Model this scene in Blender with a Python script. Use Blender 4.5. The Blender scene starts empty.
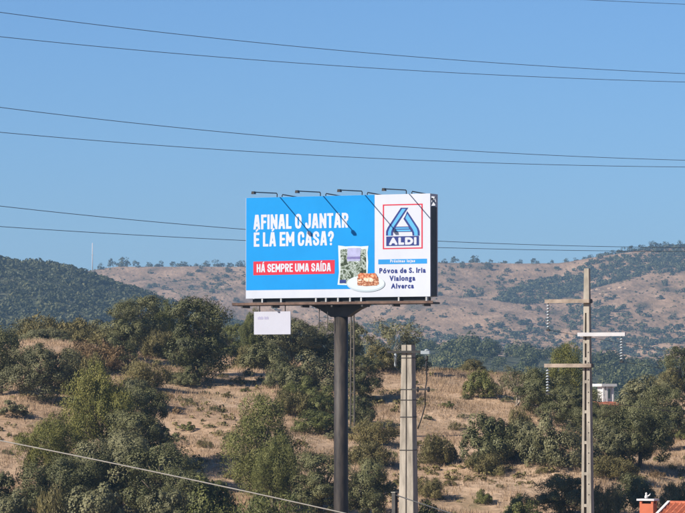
import bpy, math, random
import numpy as np
from mathutils import Vector, Matrix

# ------------------------------------------------------------------ camera, sky, sun, exposure
scene = bpy.context.scene
C = scene.collection
EYE = 12.0                      # eye height above the valley floor
F = 342.5 / math.tan(math.radians(5.0))      # focal length in photo pixels (685 wide)
HZ = 400.0                      # photo row of the eye level

cam_data = bpy.data.cameras.new('camera')
cam = bpy.data.objects.new('camera', cam_data); C.objects.link(cam)
cam_data.sensor_width = 36.0
cam_data.lens = 18.0 / math.tan(math.radians(5.0))
cam_data.clip_start = 0.5; cam_data.clip_end = 30000
cam.location = (0, 0, EYE)
cam.rotation_euler = (math.radians(90) + math.atan((HZ - 256.5) / F), 0, 0)
scene.camera = cam

SUN_DIR = Vector((3.41, 1.94, -2.40)).normalized()      # the way the light travels
sun_el = math.asin(-SUN_DIR.z)
sun_az = math.atan2(-SUN_DIR.x, -SUN_DIR.y)
world = bpy.data.worlds.new('World'); scene.world = world; world.use_nodes = True
wn = world.node_tree.nodes; wl = world.node_tree.links
sky = wn.new('ShaderNodeTexSky'); sky.sky_type = 'NISHITA'; sky.sun_disc = False
sky.sun_elevation = sun_el; sky.sun_rotation = sun_az
sky.air_density = 0.8; sky.dust_density = 0.5; sky.ozone_density = 10.0; sky.altitude = 0
bg = wn['Background']; bg.inputs['Strength'].default_value = 0.066
wl.new(sky.outputs['Color'], bg.inputs['Color'])

sun_data = bpy.data.lights.new('sun', 'SUN'); sun_data.energy = 5.0
sun_data.angle = math.radians(0.53); sun_data.color = (1.0, 0.90, 0.77)
sun = bpy.data.objects.new('sun', sun_data); C.objects.link(sun)
sun.rotation_euler = SUN_DIR.to_track_quat('-Z', 'Y').to_euler(); sun.location = (-60, -40, 80)
scene.view_settings.view_transform = 'Standard'; scene.view_settings.look = 'None'
scene.view_settings.gamma = 1.0; scene.view_settings.use_curve_mapping = False
scene.view_settings.exposure = 0.95
scene.cycles.volume_bounces = 0
scene.cycles.diffuse_bounces = 3

# ------------------------------------------------------------------ helpers
def X(px, D): return (px - 342.5) / F * D
def Z(py, D): return EYE + (HZ - py) / F * D
def sm(a, b, t):
    t = np.clip((np.asarray(t, float) - a) / (b - a), 0, 1); return t * t * (3 - 2 * t)

def tag(o, label=None, cat=None, group=None, kind=None):
    if label: o['label'] = label
    if cat: o['category'] = cat
    if group: o['group'] = group
    if kind: o['kind'] = kind
    return o
def empty(name, loc=(0, 0, 0), rz=0.0, parent=None):
    o = bpy.data.objects.new(name, None); C.objects.link(o)
    o.location = loc; o.rotation_euler = (0, 0, rz); o.empty_display_size = 0.3
    if parent: o.parent = parent
    return o
def link(name, me, m=None, parent=None):
    o = bpy.data.objects.new(name, me); C.objects.link(o)
    if m is not None:
        if len(me.materials) == 0: me.materials.append(m)
        elif me.materials[0] is not m:
            o.material_slots[0].link = 'OBJECT'; o.material_slots[0].material = m
    if parent: o.parent = parent
    return o

class MB:
    """collects shapes; build() makes ONE mesh object"""
    def __init__(s): s.v = []; s.f = []
    def add(s, vs, fs):
        b = len(s.v); s.v += [tuple(p) for p in vs]; s.f += [tuple(i + b for i in f) for f in fs]; return s
    def box(s, x0, x1, y0, y1, z0, z1):
        return s.add([(x0,y0,z0),(x1,y0,z0),(x1,y1,z0),(x0,y1,z0),(x0,y0,z1),(x1,y0,z1),(x1,y1,z1),(x0,y1,z1)],
                     [(0,3,2,1),(4,5,6,7),(0,1,5,4),(1,2,6,5),(2,3,7,6),(3,0,4,7)])
    def frustum(s, w0, d0, z0, w1, d1, z1, cx=0, cy=0):
        a, b, c, d = w0/2, d0/2, w1/2, d1/2
        return s.add([(cx-a,cy-b,z0),(cx+a,cy-b,z0),(cx+a,cy+b,z0),(cx-a,cy+b,z0),
                      (cx-c,cy-d,z1),(cx+c,cy-d,z1),(cx+c,cy+d,z1),(cx-c,cy+d,z1)],
                     [(0,3,2,1),(4,5,6,7),(0,1,5,4),(1,2,6,5),(2,3,7,6),(3,0,4,7)])
    def tube(s, pts, rad, n=8, caps=True):
        pts = [Vector(p) for p in pts]
        if not hasattr(rad, '__len__'): rad = [rad] * len(pts)
        rings = []
        for i, p in enumerate(pts):
            t = (pts[min(i+1, len(pts)-1)] - pts[max(i-1, 0)]).normalized()
            a = Vector((0, 0, 1)) if abs(t.z) < 0.9 else Vector((1, 0, 0))
            u = t.cross(a).normalized(); w = t.cross(u).normalized()
            rings.append([p + (u*math.cos(k*2*math.pi/n) + w*math.sin(k*2*math.pi/n))*rad[i] for k in range(n)])
        vs = [q for r in rings for q in r]; fs = []
        for i in range(len(rings)-1):
            for k in range(n):
                fs.append((i*n+k, i*n+(k+1) % n, (i+1)*n+(k+1) % n, (i+1)*n+k))
        if caps:
            fs.append(tuple(reversed(range(n)))); fs.append(tuple((len(rings)-1)*n+k for k in range(n)))
        return s.add(vs, fs)
    def lathe(s, prof, c=(0, 0, 0), n=12):
        vs = []; fs = []
        for r, z in prof:
            for k in range(n):
                vs.append((c[0]+r*math.cos(k*2*math.pi/n), c[1]+r*math.sin(k*2*math.pi/n), c[2]+z))
        for i in range(len(prof)-1):
            for k in range(n): fs.append((i*n+k, i*n+(k+1) % n, (i+1)*n+(k+1) % n, (i+1)*n+k))
        fs.append(tuple(reversed(range(n)))); fs.append(tuple((len(prof)-1)*n+k for k in range(n)))
        return s.add(vs, fs)
    def prism(s, poly, y0, y1):           # polygon in x,z pushed through y
        n = len(poly); vs = [(x, y0, z) for x, z in poly] + [(x, y1, z) for x, z in poly]
        return s.add(vs, [tuple(range(n)), tuple(reversed(range(n, 2*n)))] + [(i, i+n, (i+1) % n+n, (i+1) % n) for i in range(n)])
    def mesh(s, name, smooth=False):
        me = bpy.data.meshes.new(name); me.from_pydata(s.v, [], s.f); me.validate()
        if smooth: me.polygons.foreach_set('use_smooth', [True]*len(me.polygons))
        import bmesh
        bm = bmesh.new(); bm.from_mesh(me); bmesh.ops.recalc_face_normals(bm, faces=bm.faces); bm.to_mesh(me); bm.free()
        return me
    def build(s, name, m, parent=None, smooth=False): return link(name, s.mesh(name, smooth), m, parent)

# ------------------------------------------------------------------ materials
def srgb(r, g, b):
    f = lambda c: (c/255/12.92) if c/255 <= 0.04045 else ((c/255+0.055)/1.055)**2.4
    return (f(r), f(g), f(b), 1)
MATS = {}
def mat(name, col, rough=0.7, var=0.15, scale=3.0, bump=0.0, col2=None, metal=0.0, spec=0.3, detail=6, stretch=None):
    """procedural: noise-mottled colour, optional second colour and bump"""
    m = bpy.data.materials.new(name); m.use_nodes = True; MATS[name] = m
    n = m.node_tree.nodes; l = m.node_tree.links; p = n['Principled BSDF']
    p.inputs['Roughness'].default_value = rough; p.inputs['Metallic'].default_value = metal
    p.inputs['Specular IOR Level'].default_value = spec
    tc = n.new('ShaderNodeTexCoord'); mp = n.new('ShaderNodeMapping'); l.new(tc.outputs['Object'], mp.inputs[0])
    if stretch: mp.inputs['Scale'].default_value = stretch
    nz = n.new('ShaderNodeTexNoise'); nz.inputs['Scale'].default_value = scale; nz.inputs['Detail'].default_value = detail
    nz.inputs['Roughness'].default_value = 0.65; l.new(mp.outputs[0], nz.inputs['Vector'])
    r = n.new('ShaderNodeValToRGB'); l.new(nz.outputs['Fac'], r.inputs[0])
    col = tuple(v*0.87 for v in col[:3]) + (1,); col2 = col2 and tuple(v*0.87 for v in col2[:3]) + (1,)
    c2 = col2 or tuple(min(1, c*(1+var)) for c in col[:3]) + (1,)
    c1 = col if col2 else tuple(c*(1-var) for c in col[:3]) + (1,)
    r.color_ramp.elements[0].position = 0.33; r.color_ramp.elements[1].position = 0.67
    r.color_ramp.elements[0].color = c1; r.color_ramp.elements[1].color = c2
    l.new(r.outputs[0], p.inputs['Base Color'])
    if bump:
        b = n.new('ShaderNodeBump'); b.inputs['Strength'].default_value = bump; b.inputs['Distance'].default_value = 0.05
        l.new(nz.outputs['Fac'], b.inputs['Height']); l.new(b.outputs[0], p.inputs['Normal'])
    return m

def leaf_mat(name, cols, trans=0.07, scale=0.7, k=0.74, warm=(1.06, 1.0, 0.74)):
    """leaf colour: random per leaf (tint attribute), patches by noise, a little light let through"""
    m = bpy.data.materials.new(name); m.use_nodes = True; MATS[name] = m
    n = m.node_tree.nodes; l = m.node_tree.links; n.remove(n['Principled BSDF']); out = n['Material Output']
    at = n.new('ShaderNodeAttribute'); at.attribute_name = 'tint'
    tc = n.new('ShaderNodeTexCoord')
    nz = n.new('ShaderNodeTexNoise'); nz.inputs['Scale'].default_value = scale; nz.inputs['Detail'].default_value = 3
    l.new(tc.outputs['Object'], nz.inputs['Vector'])
    oi = n.new('ShaderNodeObjectInfo')
    a = n.new('ShaderNodeMath'); a.operation = 'MULTIPLY_ADD'; l.new(nz.outputs['Fac'], a.inputs[0]); a.inputs[1].default_value = 0.9; a.inputs[2].default_value = -0.45
    b = n.new('ShaderNodeMath'); b.operation = 'ADD'; l.new(at.outputs['Fac'], b.inputs[0]); l.new(a.outputs[0], b.inputs[1])
    c = n.new('ShaderNodeMath'); c.operation = 'MULTIPLY_ADD'; l.new(oi.outputs['Random'], c.inputs[0]); c.inputs[1].default_value = 0.3; c.inputs[2].default_value = -0.15
    d = n.new('ShaderNodeMath'); d.operation = 'ADD'; d.use_clamp = True; l.new(b.outputs[0], d.inputs[0]); l.new(c.outputs[0], d.inputs[1])
    r = n.new('ShaderNodeValToRGB'); l.new(d.outputs[0], r.inputs[0])
    els = r.color_ramp.elements
    for i, cc in enumerate(cols):
        pos = i/(len(cols)-1)
        e = els[0] if i == 0 else (els[-1] if i == len(cols)-1 else els.new(pos))
        e.position = pos; e.color = (cc[0]*k*warm[0], cc[1]*k*warm[1], cc[2]*k*warm[2], 1)
    df = n.new('ShaderNodeBsdfPrincipled'); df.inputs['Roughness'].default_value = 0.62; df.inputs['Specular IOR Level'].default_value = 0.25
    tr = n.new('ShaderNodeBsdfTranslucent'); mx = n.new('ShaderNodeMixShader'); mx.inputs[0].default_value = trans
    l.new(r.outputs[0], df.inputs['Base Color']); l.new(r.outputs[0], tr.inputs['Color'])
    l.new(df.outputs[0], mx.inputs[1]); l.new(tr.outputs[0], mx.inputs[2]); l.new(mx.outputs[0], out.inputs['Surface'])
    return m

OAK   = leaf_mat('oak_leaf', [(0.040,0.048,0.024), (0.085,0.096,0.050), (0.140,0.148,0.085), (0.20,0.20,0.125)])
OLIVE = leaf_mat('grey_oak_leaf', [(0.058,0.064,0.040), (0.115,0.122,0.076), (0.175,0.178,0.118), (0.23,0.225,0.16)])
PINE  = leaf_mat('pine_needle', [(0.045,0.058,0.018), (0.105,0.120,0.036), (0.170,0.176,0.056), (0.24,0.225,0.085)])
GREEN = leaf_mat('green_shrub_leaf', [(0.046,0.058,0.020), (0.098,0.115,0.042), (0.155,0.168,0.066), (0.21,0.21,0.095)])
BROOM = leaf_mat('broom_twig', [(0.060,0.058,0.028), (0.125,0.115,0.056), (0.19,0.17,0.085), (0.27,0.225,0.12)])
DRY   = leaf_mat('dry_twig', [(0.090,0.060,0.038), (0.165,0.112,0.070), (0.24,0.168,0.105), (0.31,0.23,0.15)])
MAQUIS = leaf_mat('maquis_leaf', [(0.022,0.030,0.018), (0.044,0.056,0.032), (0.075,0.088,0.050), (0.12,0.125,0.07)], 0.1, 0.05)
FARTREE = leaf_mat('far_tree_leaf', [(0.024,0.034,0.016), (0.050,0.066,0.030), (0.085,0.105,0.048), (0.13,0.14,0.07)], 0.1, 0.08)
STRAW = leaf_mat('straw', [(0.17,0.125,0.080), (0.34,0.25,0.165), (0.48,0.36,0.25), (0.60,0.47,0.34)], 0.3, 0.12, 0.95, (1.0, 0.96, 0.9))
BARK  = mat('bark', (0.11,0.085,0.065,1), 0.9, 0.35, 6, 0.4)
PALEBARK = mat('pale_bark', (0.30,0.27,0.23,1), 0.9, 0.2, 6, 0.3)

def ground_mat():
    m = bpy.data.materials.new('dry_grass_ground'); m.use_nodes = True
    n = m.node_tree.nodes; l = m.node_tree.links; p = n['Principled BSDF']; p.inputs['Roughness'].default_value = 0.95
    p.inputs['Specular IOR Level'].default_value = 0.1
    tc = n.new('ShaderNodeTexCoord')
    def noise(s, d=6, st=(1,1,1)):
        mp = n.new('ShaderNodeMapping'); mp.inputs['Scale'].default_value = st; l.new(tc.outputs['Object'], mp.inputs[0])
        z = n.new('ShaderNodeTexNoise'); z.inputs['Scale'].default_value = s; z.inputs['Detail'].default_value = d
        z.inputs['Roughness'].default_value = 0.65; l.new(mp.outputs[0], z.inputs['Vector']); return z.outputs['Fac']
    def ramp(f, stops):
        r = n.new('ShaderNodeValToRGB'); l.new(f, r.inputs[0]); e = r.color_ramp.elements
        for i, (q, c) in enumerate(stops):
            k = e[0] if i == 0 else (e[-1] if i == len(stops)-1 else e.new(q)); k.position = q; k.color = c + (1,)
        return r.outputs[0]
    big = ramp(noise(0.11, 5), [(0.35,(0.30,0.205,0.135)), (0.5,(0.37,0.265,0.18)), (0.62,(0.43,0.315,0.22))])
    fine = ramp(noise(1.3, 8), [(0.32,(0.42,0.41,0.38)), (0.5,(0.86,0.85,0.83)), (0.72,(1.18,1.16,1.12))])
    mx = n.new('ShaderNodeMix'); mx.data_type = 'RGBA'; mx.blend_type = 'MULTIPLY'; mx.inputs[0].default_value = 0.8
    l.new(big, mx.inputs[6]); l.new(fine, mx.inputs[7])
    gr = ramp(noise(0.16, 6, (1,0.7,1)), [(0.56,(0,0,0)), (0.68,(0.75,)*3)])
    m2 = n.new('ShaderNodeMix'); m2.data_type = 'RGBA'; l.new(gr, m2.inputs[0]); l.new(mx.outputs[2], m2.inputs[6]); m2.inputs[7].default_value = (0.135,0.115,0.062,1)
    l.new(m2.outputs[2], p.inputs['Base Color'])
    b = n.new('ShaderNodeBump'); b.inputs['Strength'].default_value = 0.7; b.inputs['Distance'].default_value = 0.15
    l.new(noise(1.8, 8), b.inputs['Height']); l.new(b.outputs[0], p.inputs['Normal'])
    return m
GROUND = ground_mat()
def hill_mat(name, stops, s, green=None):
    m = bpy.data.materials.new(name); m.use_nodes = True
    n = m.node_tree.nodes; l = m.node_tree.links; p = n['Principled BSDF']; p.inputs['Roughness'].default_value = 0.95
    p.inputs['Specular IOR Level'].default_value = 0.1
    tc = n.new('ShaderNodeTexCoord'); mp = n.new('ShaderNodeMapping'); l.new(tc.outputs['Object'], mp.inputs[0]); mp.inputs['Scale'].default_value = (1, 0.35, 1)
    z = n.new('ShaderNodeTexNoise'); z.inputs['Scale'].default_value = s; z.inputs['Detail'].default_value = 9; z.inputs['Roughness'].default_value = 0.62
    l.new(mp.outputs[0], z.inputs['Vector'])
    r = n.new('ShaderNodeValToRGB'); l.new(z.outputs['Fac'], r.inputs[0]); e = r.color_ramp.elements
    for i, (q, c) in enumerate(stops):
        k = e[0] if i == 0 else (e[-1] if i == len(stops)-1 else e.new(q)); k.position = q; k.color = c + (1,)
    l.new(r.outputs[0], p.inputs['Base Color'])
    b = n.new('ShaderNodeBump'); b.inputs['Strength'].default_value = 0.8; b.inputs['Distance'].default_value = 1.5
    z2 = n.new('ShaderNodeTexNoise'); z2.inputs['Scale'].default_value = s*6; z2.inputs['Detail'].default_value = 8; l.new(mp.outputs[0], z2.inputs['Vector'])
    l.new(z2.outputs['Fac'], b.inputs['Height']); l.new(b.outputs[0], p.inputs['Normal'])
    return m
DRYHILL = hill_mat('dry_hillside', [(0.36,(0.085,0.063,0.038)), (0.44,(0.165,0.110,0.068)), (0.55,(0.235,0.156,0.100)), (0.68,(0.315,0.217,0.143))], 0.05)
GREENHILL = hill_mat('maquis_soil', [(0.3,(0.035,0.042,0.026)), (0.5,(0.055,0.062,0.036)), (0.72,(0.10,0.09,0.055)), (0.85,(0.20,0.15,0.10))], 0.05)

# ------------------------------------------------------------------ terrain
rng = np.random.default_rng(7)
def make_noise(seed, wl, n=14):
    r = np.random.default_rng(seed)
    a = r.uniform(0, 2*np.pi, n); k = 2*np.pi/(wl*r.uniform(0.6, 1.6, n)); ph = r.uniform(0, 2*np.pi, n); am = 1/np.sqrt(n)
    return lambda x, y: sum(am*np.sin(k[i]*(x*np.cos(a[i]) + y*np.sin(a[i])) + ph[i]) for i in range(n))
n20, n7, n60, n150, n30 = make_noise(1, 22), make_noise(2, 7), make_noise(3, 60), make_noise(4, 160), make_noise(5, 30)
PY = np.array([-400, -60, 0, 30, 58, 72, 105, 150, 190, 215, 230, 265, 300, 312, 345, 400, 470, 700, 20000.])
PZ = np.array([-1.8, -1.7, -1.7, -2.0, -2.9, -5.5, -11.3, -12, -11, -8.9, -6.8, -1.9, 2.3, 2.6, 0.6, -6, -14, -16, -16.])
def H(x, y):
    x = np.asarray(x, float); y = np.asarray(y, float)
    z = np.interp(y, PY, PZ)
    for d in (-5, 5): z = z + np.interp(y+d, PY, PZ)
    z = z/3
    w = sm(205, 300, y)*(1 - sm(340, 440, y))
    z = z - 0.072*np.clip(x, -45, 45)*w
    z = z - 1.5*np.exp(-((x - 20.5)/4.0)**2)*w
    nearw = sm(150, 210, y)*(1 - sm(330, 420, y))
    z = z + nearw*(0.35*n20(x, y) + 0.12*n7(x, y))
    z = z + 0.5*sm(420, 600, y)*n60(x, y)
    return z + EYE
HD = 1.6       # how many times farther the hills stand than first surveyed (dry ridge 3.0 km, wooded ridge 1.8 km, valley wood 1.4 km)
def H_far(x, y):           # dry hill
    px = x/y*F + 342.5
    ridge_py = np.interp(px, [-600, 0, 120, 200, 300, 440, 560, 600, 640, 690, 900, 1500], [300, 285, 267, 266, 266, 261, 262, 256, 251, 247, 250, 290])
    ridge = (HZ - ridge_py)/F*1900*HD
    base = -18.0; y = y/HD
    t = sm(1380, 1900, y); back = 1 - 0.5*sm(1960, 2600, y)
    prof = np.interp(y, [1300, 1500, 1640, 1780, 1900, 1960, 2100], [0, 0.30, 0.52, 0.76, 1.0, 1.0, 0.93])
    z = base + (ridge - base)*prof*back
    z = z + sm(1350, 1500, y)*(1 - 0.75*sm(1820, 1900, y))*HD*(2.6*n150(x/HD, y) + 1.0*n60(x/HD, y) + 0.35*n30(x/HD, y))
    return z + EYE
def H_green(x, y):         # dark wooded hill on the left
    px = x/y*F + 342.5
    ridge_py = np.interp(px, [-900, -300, 0, 60, 92, 115, 140, 165, 190, 240, 300, 420], [262, 250, 261, 267, 276, 285, 293, 303, 312, 326, 345, 420])
    ridge = (HZ - ridge_py)/F*1100*HD
    base = -18.0; y = y/HD
    prof = np.interp(y, [820, 900, 1010, 1100, 1130, 1300, 1450], [0, 0.5, 0.8, 1.0, 1.0, 0.6, 0])
    z = base + (ridge - base)*prof
    return z + sm(840, 940, y)*(1 - sm(1060, 1100, y))*HD*(0.9*n60(x/HD, y) + 0.4*n30(x/HD, y)) + EYE
def H_mid(x, y):           # wooded rise in the valley
    px = x/y*F + 342.5
    top_py = np.interp(px, [-300, 180, 240, 330, 400, 480, 560, 640, 700, 1000], [372, 362, 352, 352, 352, 353, 362, 372, 376, 386])
    top = (HZ - top_py)/F*850*HD; y = y/HD
    prof = np.interp(y, [620, 720, 850, 900, 1050], [0, 0.62, 1, 1, 0])
    return -18 + (top + 18)*prof + 0.6*n30(x/HD, y)*sm(620, 720, y)*(1 - sm(900, 1050, y)) + EYE

def sheet(name, hf, ys, ts, m, xfun):
    ys = np.asarray(ys, float); ts = np.asarray(ts, float)
    Yg, Tg = np.meshgrid(ys, ts, indexing='ij'); Xg = xfun(Tg, Yg); Zg = hf(Xg, Yg)
    nr, nc = Yg.shape
    v = np.stack([Xg, Yg, Zg], -1).reshape(-1, 3)
    i = np.arange(nr*nc).reshape(nr, nc)
    f = np.stack([i[:-1, :-1], i[:-1, 1:], i[1:, 1:], i[1:, :-1]], -1).reshape(-1, 4)
    me = bpy.data.meshes.new(name); me.from_pydata(v.tolist(), [], f.tolist())
    me.polygons.foreach_set('use_smooth', [True]*len(me.polygons))
    o = link(name, me, m); o['kind'] = 'structure'; return o
ts = np.concatenate([np.linspace(-1, -0.2, 30)[:-1], np.linspace(-0.2, 0.2, 130), np.linspace(0.2, 1, 30)[1:]])
ys = np.concatenate([np.linspace(-300, 0, 12), np.linspace(4, 190, 62), np.arange(191.5, 345, 1.0), np.linspace(348, 480, 45), np.geomspace(500, 12000, 40)])
sheet('ground', H, ys, ts, GROUND, lambda t, y: t*(120 + 0.75*np.abs(y)))
frac = lambda t, y: t*y
sheet('dry_hill', H_far, HD*np.concatenate([np.linspace(1300, 1620, 40), np.linspace(1624, 1960, 110), np.linspace(1980, 2700, 24)]), np.linspace(-0.28, 0.28, 260), DRYHILL, frac)
sheet('wooded_hill', H_green, HD*np.concatenate([np.linspace(820, 1130, 110), np.linspace(1136, 1450, 20)]), np.linspace(-0.32, 0.02, 170), GREENHILL, frac)
sheet('valley_rise', H_mid, HD*np.linspace(620, 1050, 60), np.linspace(-0.20, 0.20, 140), GREENHILL, frac)

def hit(px, py, y0=150.0, y1=330.0):
    ysr = np.arange(y0, y1, 0.2); xs = (px - 342.5)/F*ysr; ray = EYE + (HZ - py)/F*ysr
    k = np.nonzero(H(xs, ysr) >= ray)[0]
    D = ysr[k[0]] if len(k) else y1
    return float(D)

# ------------------------------------------------------------------ foliage makers
def quads_mesh(name, c, t, b, tint):
    """one rhombus per leaf: centre c, half-length vector t, half-width vector b"""
    n = len(c); v = np.empty((n, 4, 3)); v[:, 0] = c - t; v[:, 1] = c + b; v[:, 2] = c + t; v[:, 3] = c - b
    me = bpy.data.meshes.new(name); me.vertices.add(4*n); me.loops.add(4*n); me.polygons.add(n)
    me.vertices.foreach_set('co', v.reshape(-1).astype(np.float32))
    me.loops.foreach_set('vertex_index', np.arange(4*n, dtype=np.int32))
    me.polygons.foreach_set('loop_start', np.arange(0, 4*n, 4, dtype=np.int32))
    a = me.attributes.new('tint', 'FLOAT', 'POINT'); a.data.foreach_set('value', np.repeat(tint, 4).astype(np.float32))
    me.update(); return me
def unit(v): return v/np.maximum(np.linalg.norm(v, axis=-1, keepdims=True), 1e-9)
def sph(r, n): return unit(r.normal(size=(n, 3)))

def foliage(seed, w, h, lobes, subs, per, leaf, base_frac=0.12, up=0.0, slim=0.5, spread=0.3, shape='round', lobe_r=0.27):
    """lobes within an uneven envelope > sprays on each lobe > leaves on each spray"""
    r = np.random.default_rng(seed)
    rx = w/2; z0 = h*base_frac; rz = (h - z0)/2; zc = z0 + rz
    cs = []; tries = 0
    while len(cs) < lobes and tries < 6000:
        tries += 1
        d = sph(r, 1)[0]; rad = r.uniform(0.25, 1)**0.5*0.78
        p = d*rad
        if shape == 'cone':
            zz = (p[2]+0.8)/1.6; p[:2] *= (1.15 - 0.72*zz)
        elif shape == 'dome':
            p[2] = abs(p[2])*1.5 - 0.75; p[:2] *= 1.0 - 0.25*max(0, p[2])
        if all(np.linalg.norm(p-q[:3]) > 0.26 for q in cs) or tries > 3000: cs.append(np.array([p[0], p[1], p[2], r.uniform(0.72, 1.3)]))
    cs = np.array(cs)
    L = len(cs)
    S = np.array([rx, rx, rz]); cs[:, :3] *= S
    R = lobe_r*cs[:, 3]*(rx*rx*min(rz, rx*1.25))**(1/3)*1.05
    # smaller lumps sit on each lobe, leaves on the outside of each lump
    d = sph(r, L*subs).reshape(L, subs, 3); d[..., 2] += 0.25; d = unit(d)
    sr = R[:, None]*r.uniform(0.34, 0.58, (L, subs))
    sc = (cs[:, None, :3] + d*(R[:, None]*r.uniform(0.55, 0.95, (L, subs)))[..., None]).reshape(-1, 3)
    sd = d.reshape(-1, 3); sr = sr.reshape(-1)
    keep = np.ones(len(sc), bool)               # drop lumps buried inside other lobes
    for i in range(L):
        own = np.zeros(len(sc), bool); own[i*subs:(i+1)*subs] = True
        keep &= own | (np.linalg.norm(sc - cs[i, :3], axis=1) > 0.7*R[i])
    sc, sd, sr = sc[keep], sd[keep], sr[keep]
    ns = len(sc); stint = r.normal(0, 0.10, ns)
    ld = unit(r.normal(size=(ns, per, 3)) + 0.55*sd[:, None, :])
    rad = r.uniform(0.62, 1.0, (ns, per, 1)) + np.abs(r.normal(0, spread*0.5, (ns, per, 1)))*(r.uniform(0, 1, (ns, per, 1)) < 0.35)
    off = ld*rad*sr[:, None, None]
    if up: off[..., 2] *= 1.5
    c = sc[:, None, :] + off
    nrm = unit(ld*0.9 + sd[:, None, :]*0.7 + r.normal(0, 0.33, off.shape) + np.array([0, 0, 0.12]))
    t = r.normal(size=off.shape)
    if up: t = t*(1-up) + np.array([0, 0, 1.4])*up + 0.7*up*sd[:, None, :]
    t = t - (t*nrm).sum(-1, keepdims=True)*nrm*(0.3 if up else 1); t = unit(t); b = unit(np.cross(nrm, t))
    c = c.reshape(-1, 3) + np.array([0, 0, zc])
    ls = leaf*r.uniform(0.6, 1.35, len(c))[:, None]
    t = t.reshape(-1, 3)*ls*0.5; b = b.reshape(-1, 3)*ls*0.5*slim
    tint = 0.47 + np.repeat(stint, per) + r.normal(0, 0.13, len(c))
    k = c[:, 2] > 0.02*h
    lobes_w = cs[:, :3] + np.array([0, 0, zc])
    return c[k], t[k], b[k], tint[k], lobes_w

def trunk_mesh(seed, w, h, lobes_w, r0, stems=1, fork=0.28):
    r = random.Random(seed); m = MB()
    base = []
    for s in range(stems):
        a = r.uniform(0, 6.28); q = 0 if stems == 1 else w*0.08
        p0 = Vector((q*math.cos(a), q*math.sin(a), -0.35)); p2 = Vector((r.uniform(-.06, .06)*w, r.uniform(-.06, .06)*w, h*fork*r.uniform(0.85, 1.2)))
        p1 = (p0 + p2)/2 + Vector((r.uniform(-.03, .03)*w, r.uniform(-.03, .03)*w, 0))
        rr = r0/math.sqrt(stems); m.tube([p0, p0 + Vector((0, 0, .4)), p1, p2], [rr*1.3, rr*1.05, rr*0.9, rr*0.75], 8)
        base.append((p2, rr*0.75))
    for i, lw in enumerate(lobes_w):
        p2, rr = base[i % stems]
        e = Vector(lw); mid = (p2 + e)/2 + Vector((r.uniform(-.05, .05)*w, r.uniform(-.05, .05)*w, r.uniform(-.02, .06)*h))
        m.tube([p2 - Vector((0, 0, 0.05)), mid, e], [rr*0.55, rr*0.34, rr*0.1], 5)
    return m.mesh('trunk', True)

PROTO = {}
def proto(key, seed, w, h, lobes, subs, per, leaf, r0, stems=1, fork=0.28, **kw):
    c, t, b, tint, lw = foliage(seed, w, h, lobes, subs, per, leaf, **kw)
    k = np.percentile(c[:, 2], 99.7); w_eff = np.percentile(np.abs(c[:, 0]), 98.5)*2
    PROTO[key] = (quads_mesh('crown', c, t, b, tint), trunk_mesh(seed, w, h, lw, r0, stems, fork), w_eff, k)
# oaks
proto('oak0', 11, 6.0, 5.6, 18, 13, 180, 0.125, 0.20, base_frac=0.02, lobe_r=0.33, slim=0.6)
proto('oak1', 12, 6.0, 5.6, 14, 14, 200, 0.125, 0.20, base_frac=0.04, lobe_r=0.38, slim=0.6)
proto('oak2', 13, 6.4, 5.2, 24, 11, 160, 0.125, 0.20, base_frac=0.0, lobe_r=0.30, slim=0.6)
proto('oak3', 14, 5.0, 6.2, 15, 13, 170, 0.125, 0.19, base_frac=0.03, lobe_r=0.36, slim=0.6)
proto('oak4', 16, 4.0, 6.6, 20, 13, 140, 0.118, 0.19, base_frac=0.0, lobe_r=0.40, slim=0.6)
proto('oak5', 17, 4.2, 6.4, 24, 12, 130, 0.118, 0.19, base_frac=0.0, lobe_r=0.36, slim=0.6)
proto('shrub2', 33, 3.0, 3.4, 18, 12, 110, 0.11, 0.08, stems=4, fork=0.15, base_frac=0.0, shape='dome', lobe_r=0.34, slim=0.6)
proto('sparse', 15, 6.0, 4.6, 18, 9, 46, 0.14, 0.16, stems=3, fork=0.2, base_frac=0.18, lobe_r=0.26, spread=0.6)
proto('pine0', 21, 5.2, 6.8, 26, 15, 150, 0.125, 0.17, base_frac=0.0, up=0.5, slim=0.34, shape='cone', lobe_r=0.29, spread=0.5)
proto('pine1', 22, 5.2, 5.6, 22, 15, 160, 0.125, 0.17, base_frac=0.0, up=0.5, slim=0.34, lobe_r=0.31, spread=0.5)
proto('shrub0', 31, 4.0, 2.9, 16, 12, 115, 0.11, 0.08, stems=4, fork=0.15, base_frac=0.0, shape='dome', lobe_r=0.34, slim=0.6)
proto('shrub1', 32, 4.0, 2.7, 12, 13, 140, 0.11, 0.08, stems=4, fork=0.15, base_frac=0.0, shape='dome', lobe_r=0.40, slim=0.6)
proto('broom0', 41, 3.4, 2.3, 18, 12, 70, 0.20, 0.04, stems=5, fork=0.12, base_frac=0.0, up=0.55, slim=0.17, shape='dome', lobe_r=0.33, spread=0.6)
proto('broom1', 42, 3.4, 2.0, 15, 12, 76, 0.20, 0.04, stems=5, fork=0.12, base_frac=0.0, up=0.5, slim=0.17, shape='dome', lobe_r=0.36, spread=0.6)
proto('bush0', 51, 1.6, 1.0, 9, 9, 34, 0.10, 0.03, stems=3, fork=0.12, base_frac=0.0, shape='dome', lobe_r=0.40)
proto('bush1', 52, 1.6, 0.8, 8, 9, 34, 0.12, 0.02, stems=3, fork=0.1, base_frac=0.0, up=0.5, slim=0.22, shape='dome', lobe_r=0.42, spread=0.6)

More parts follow.
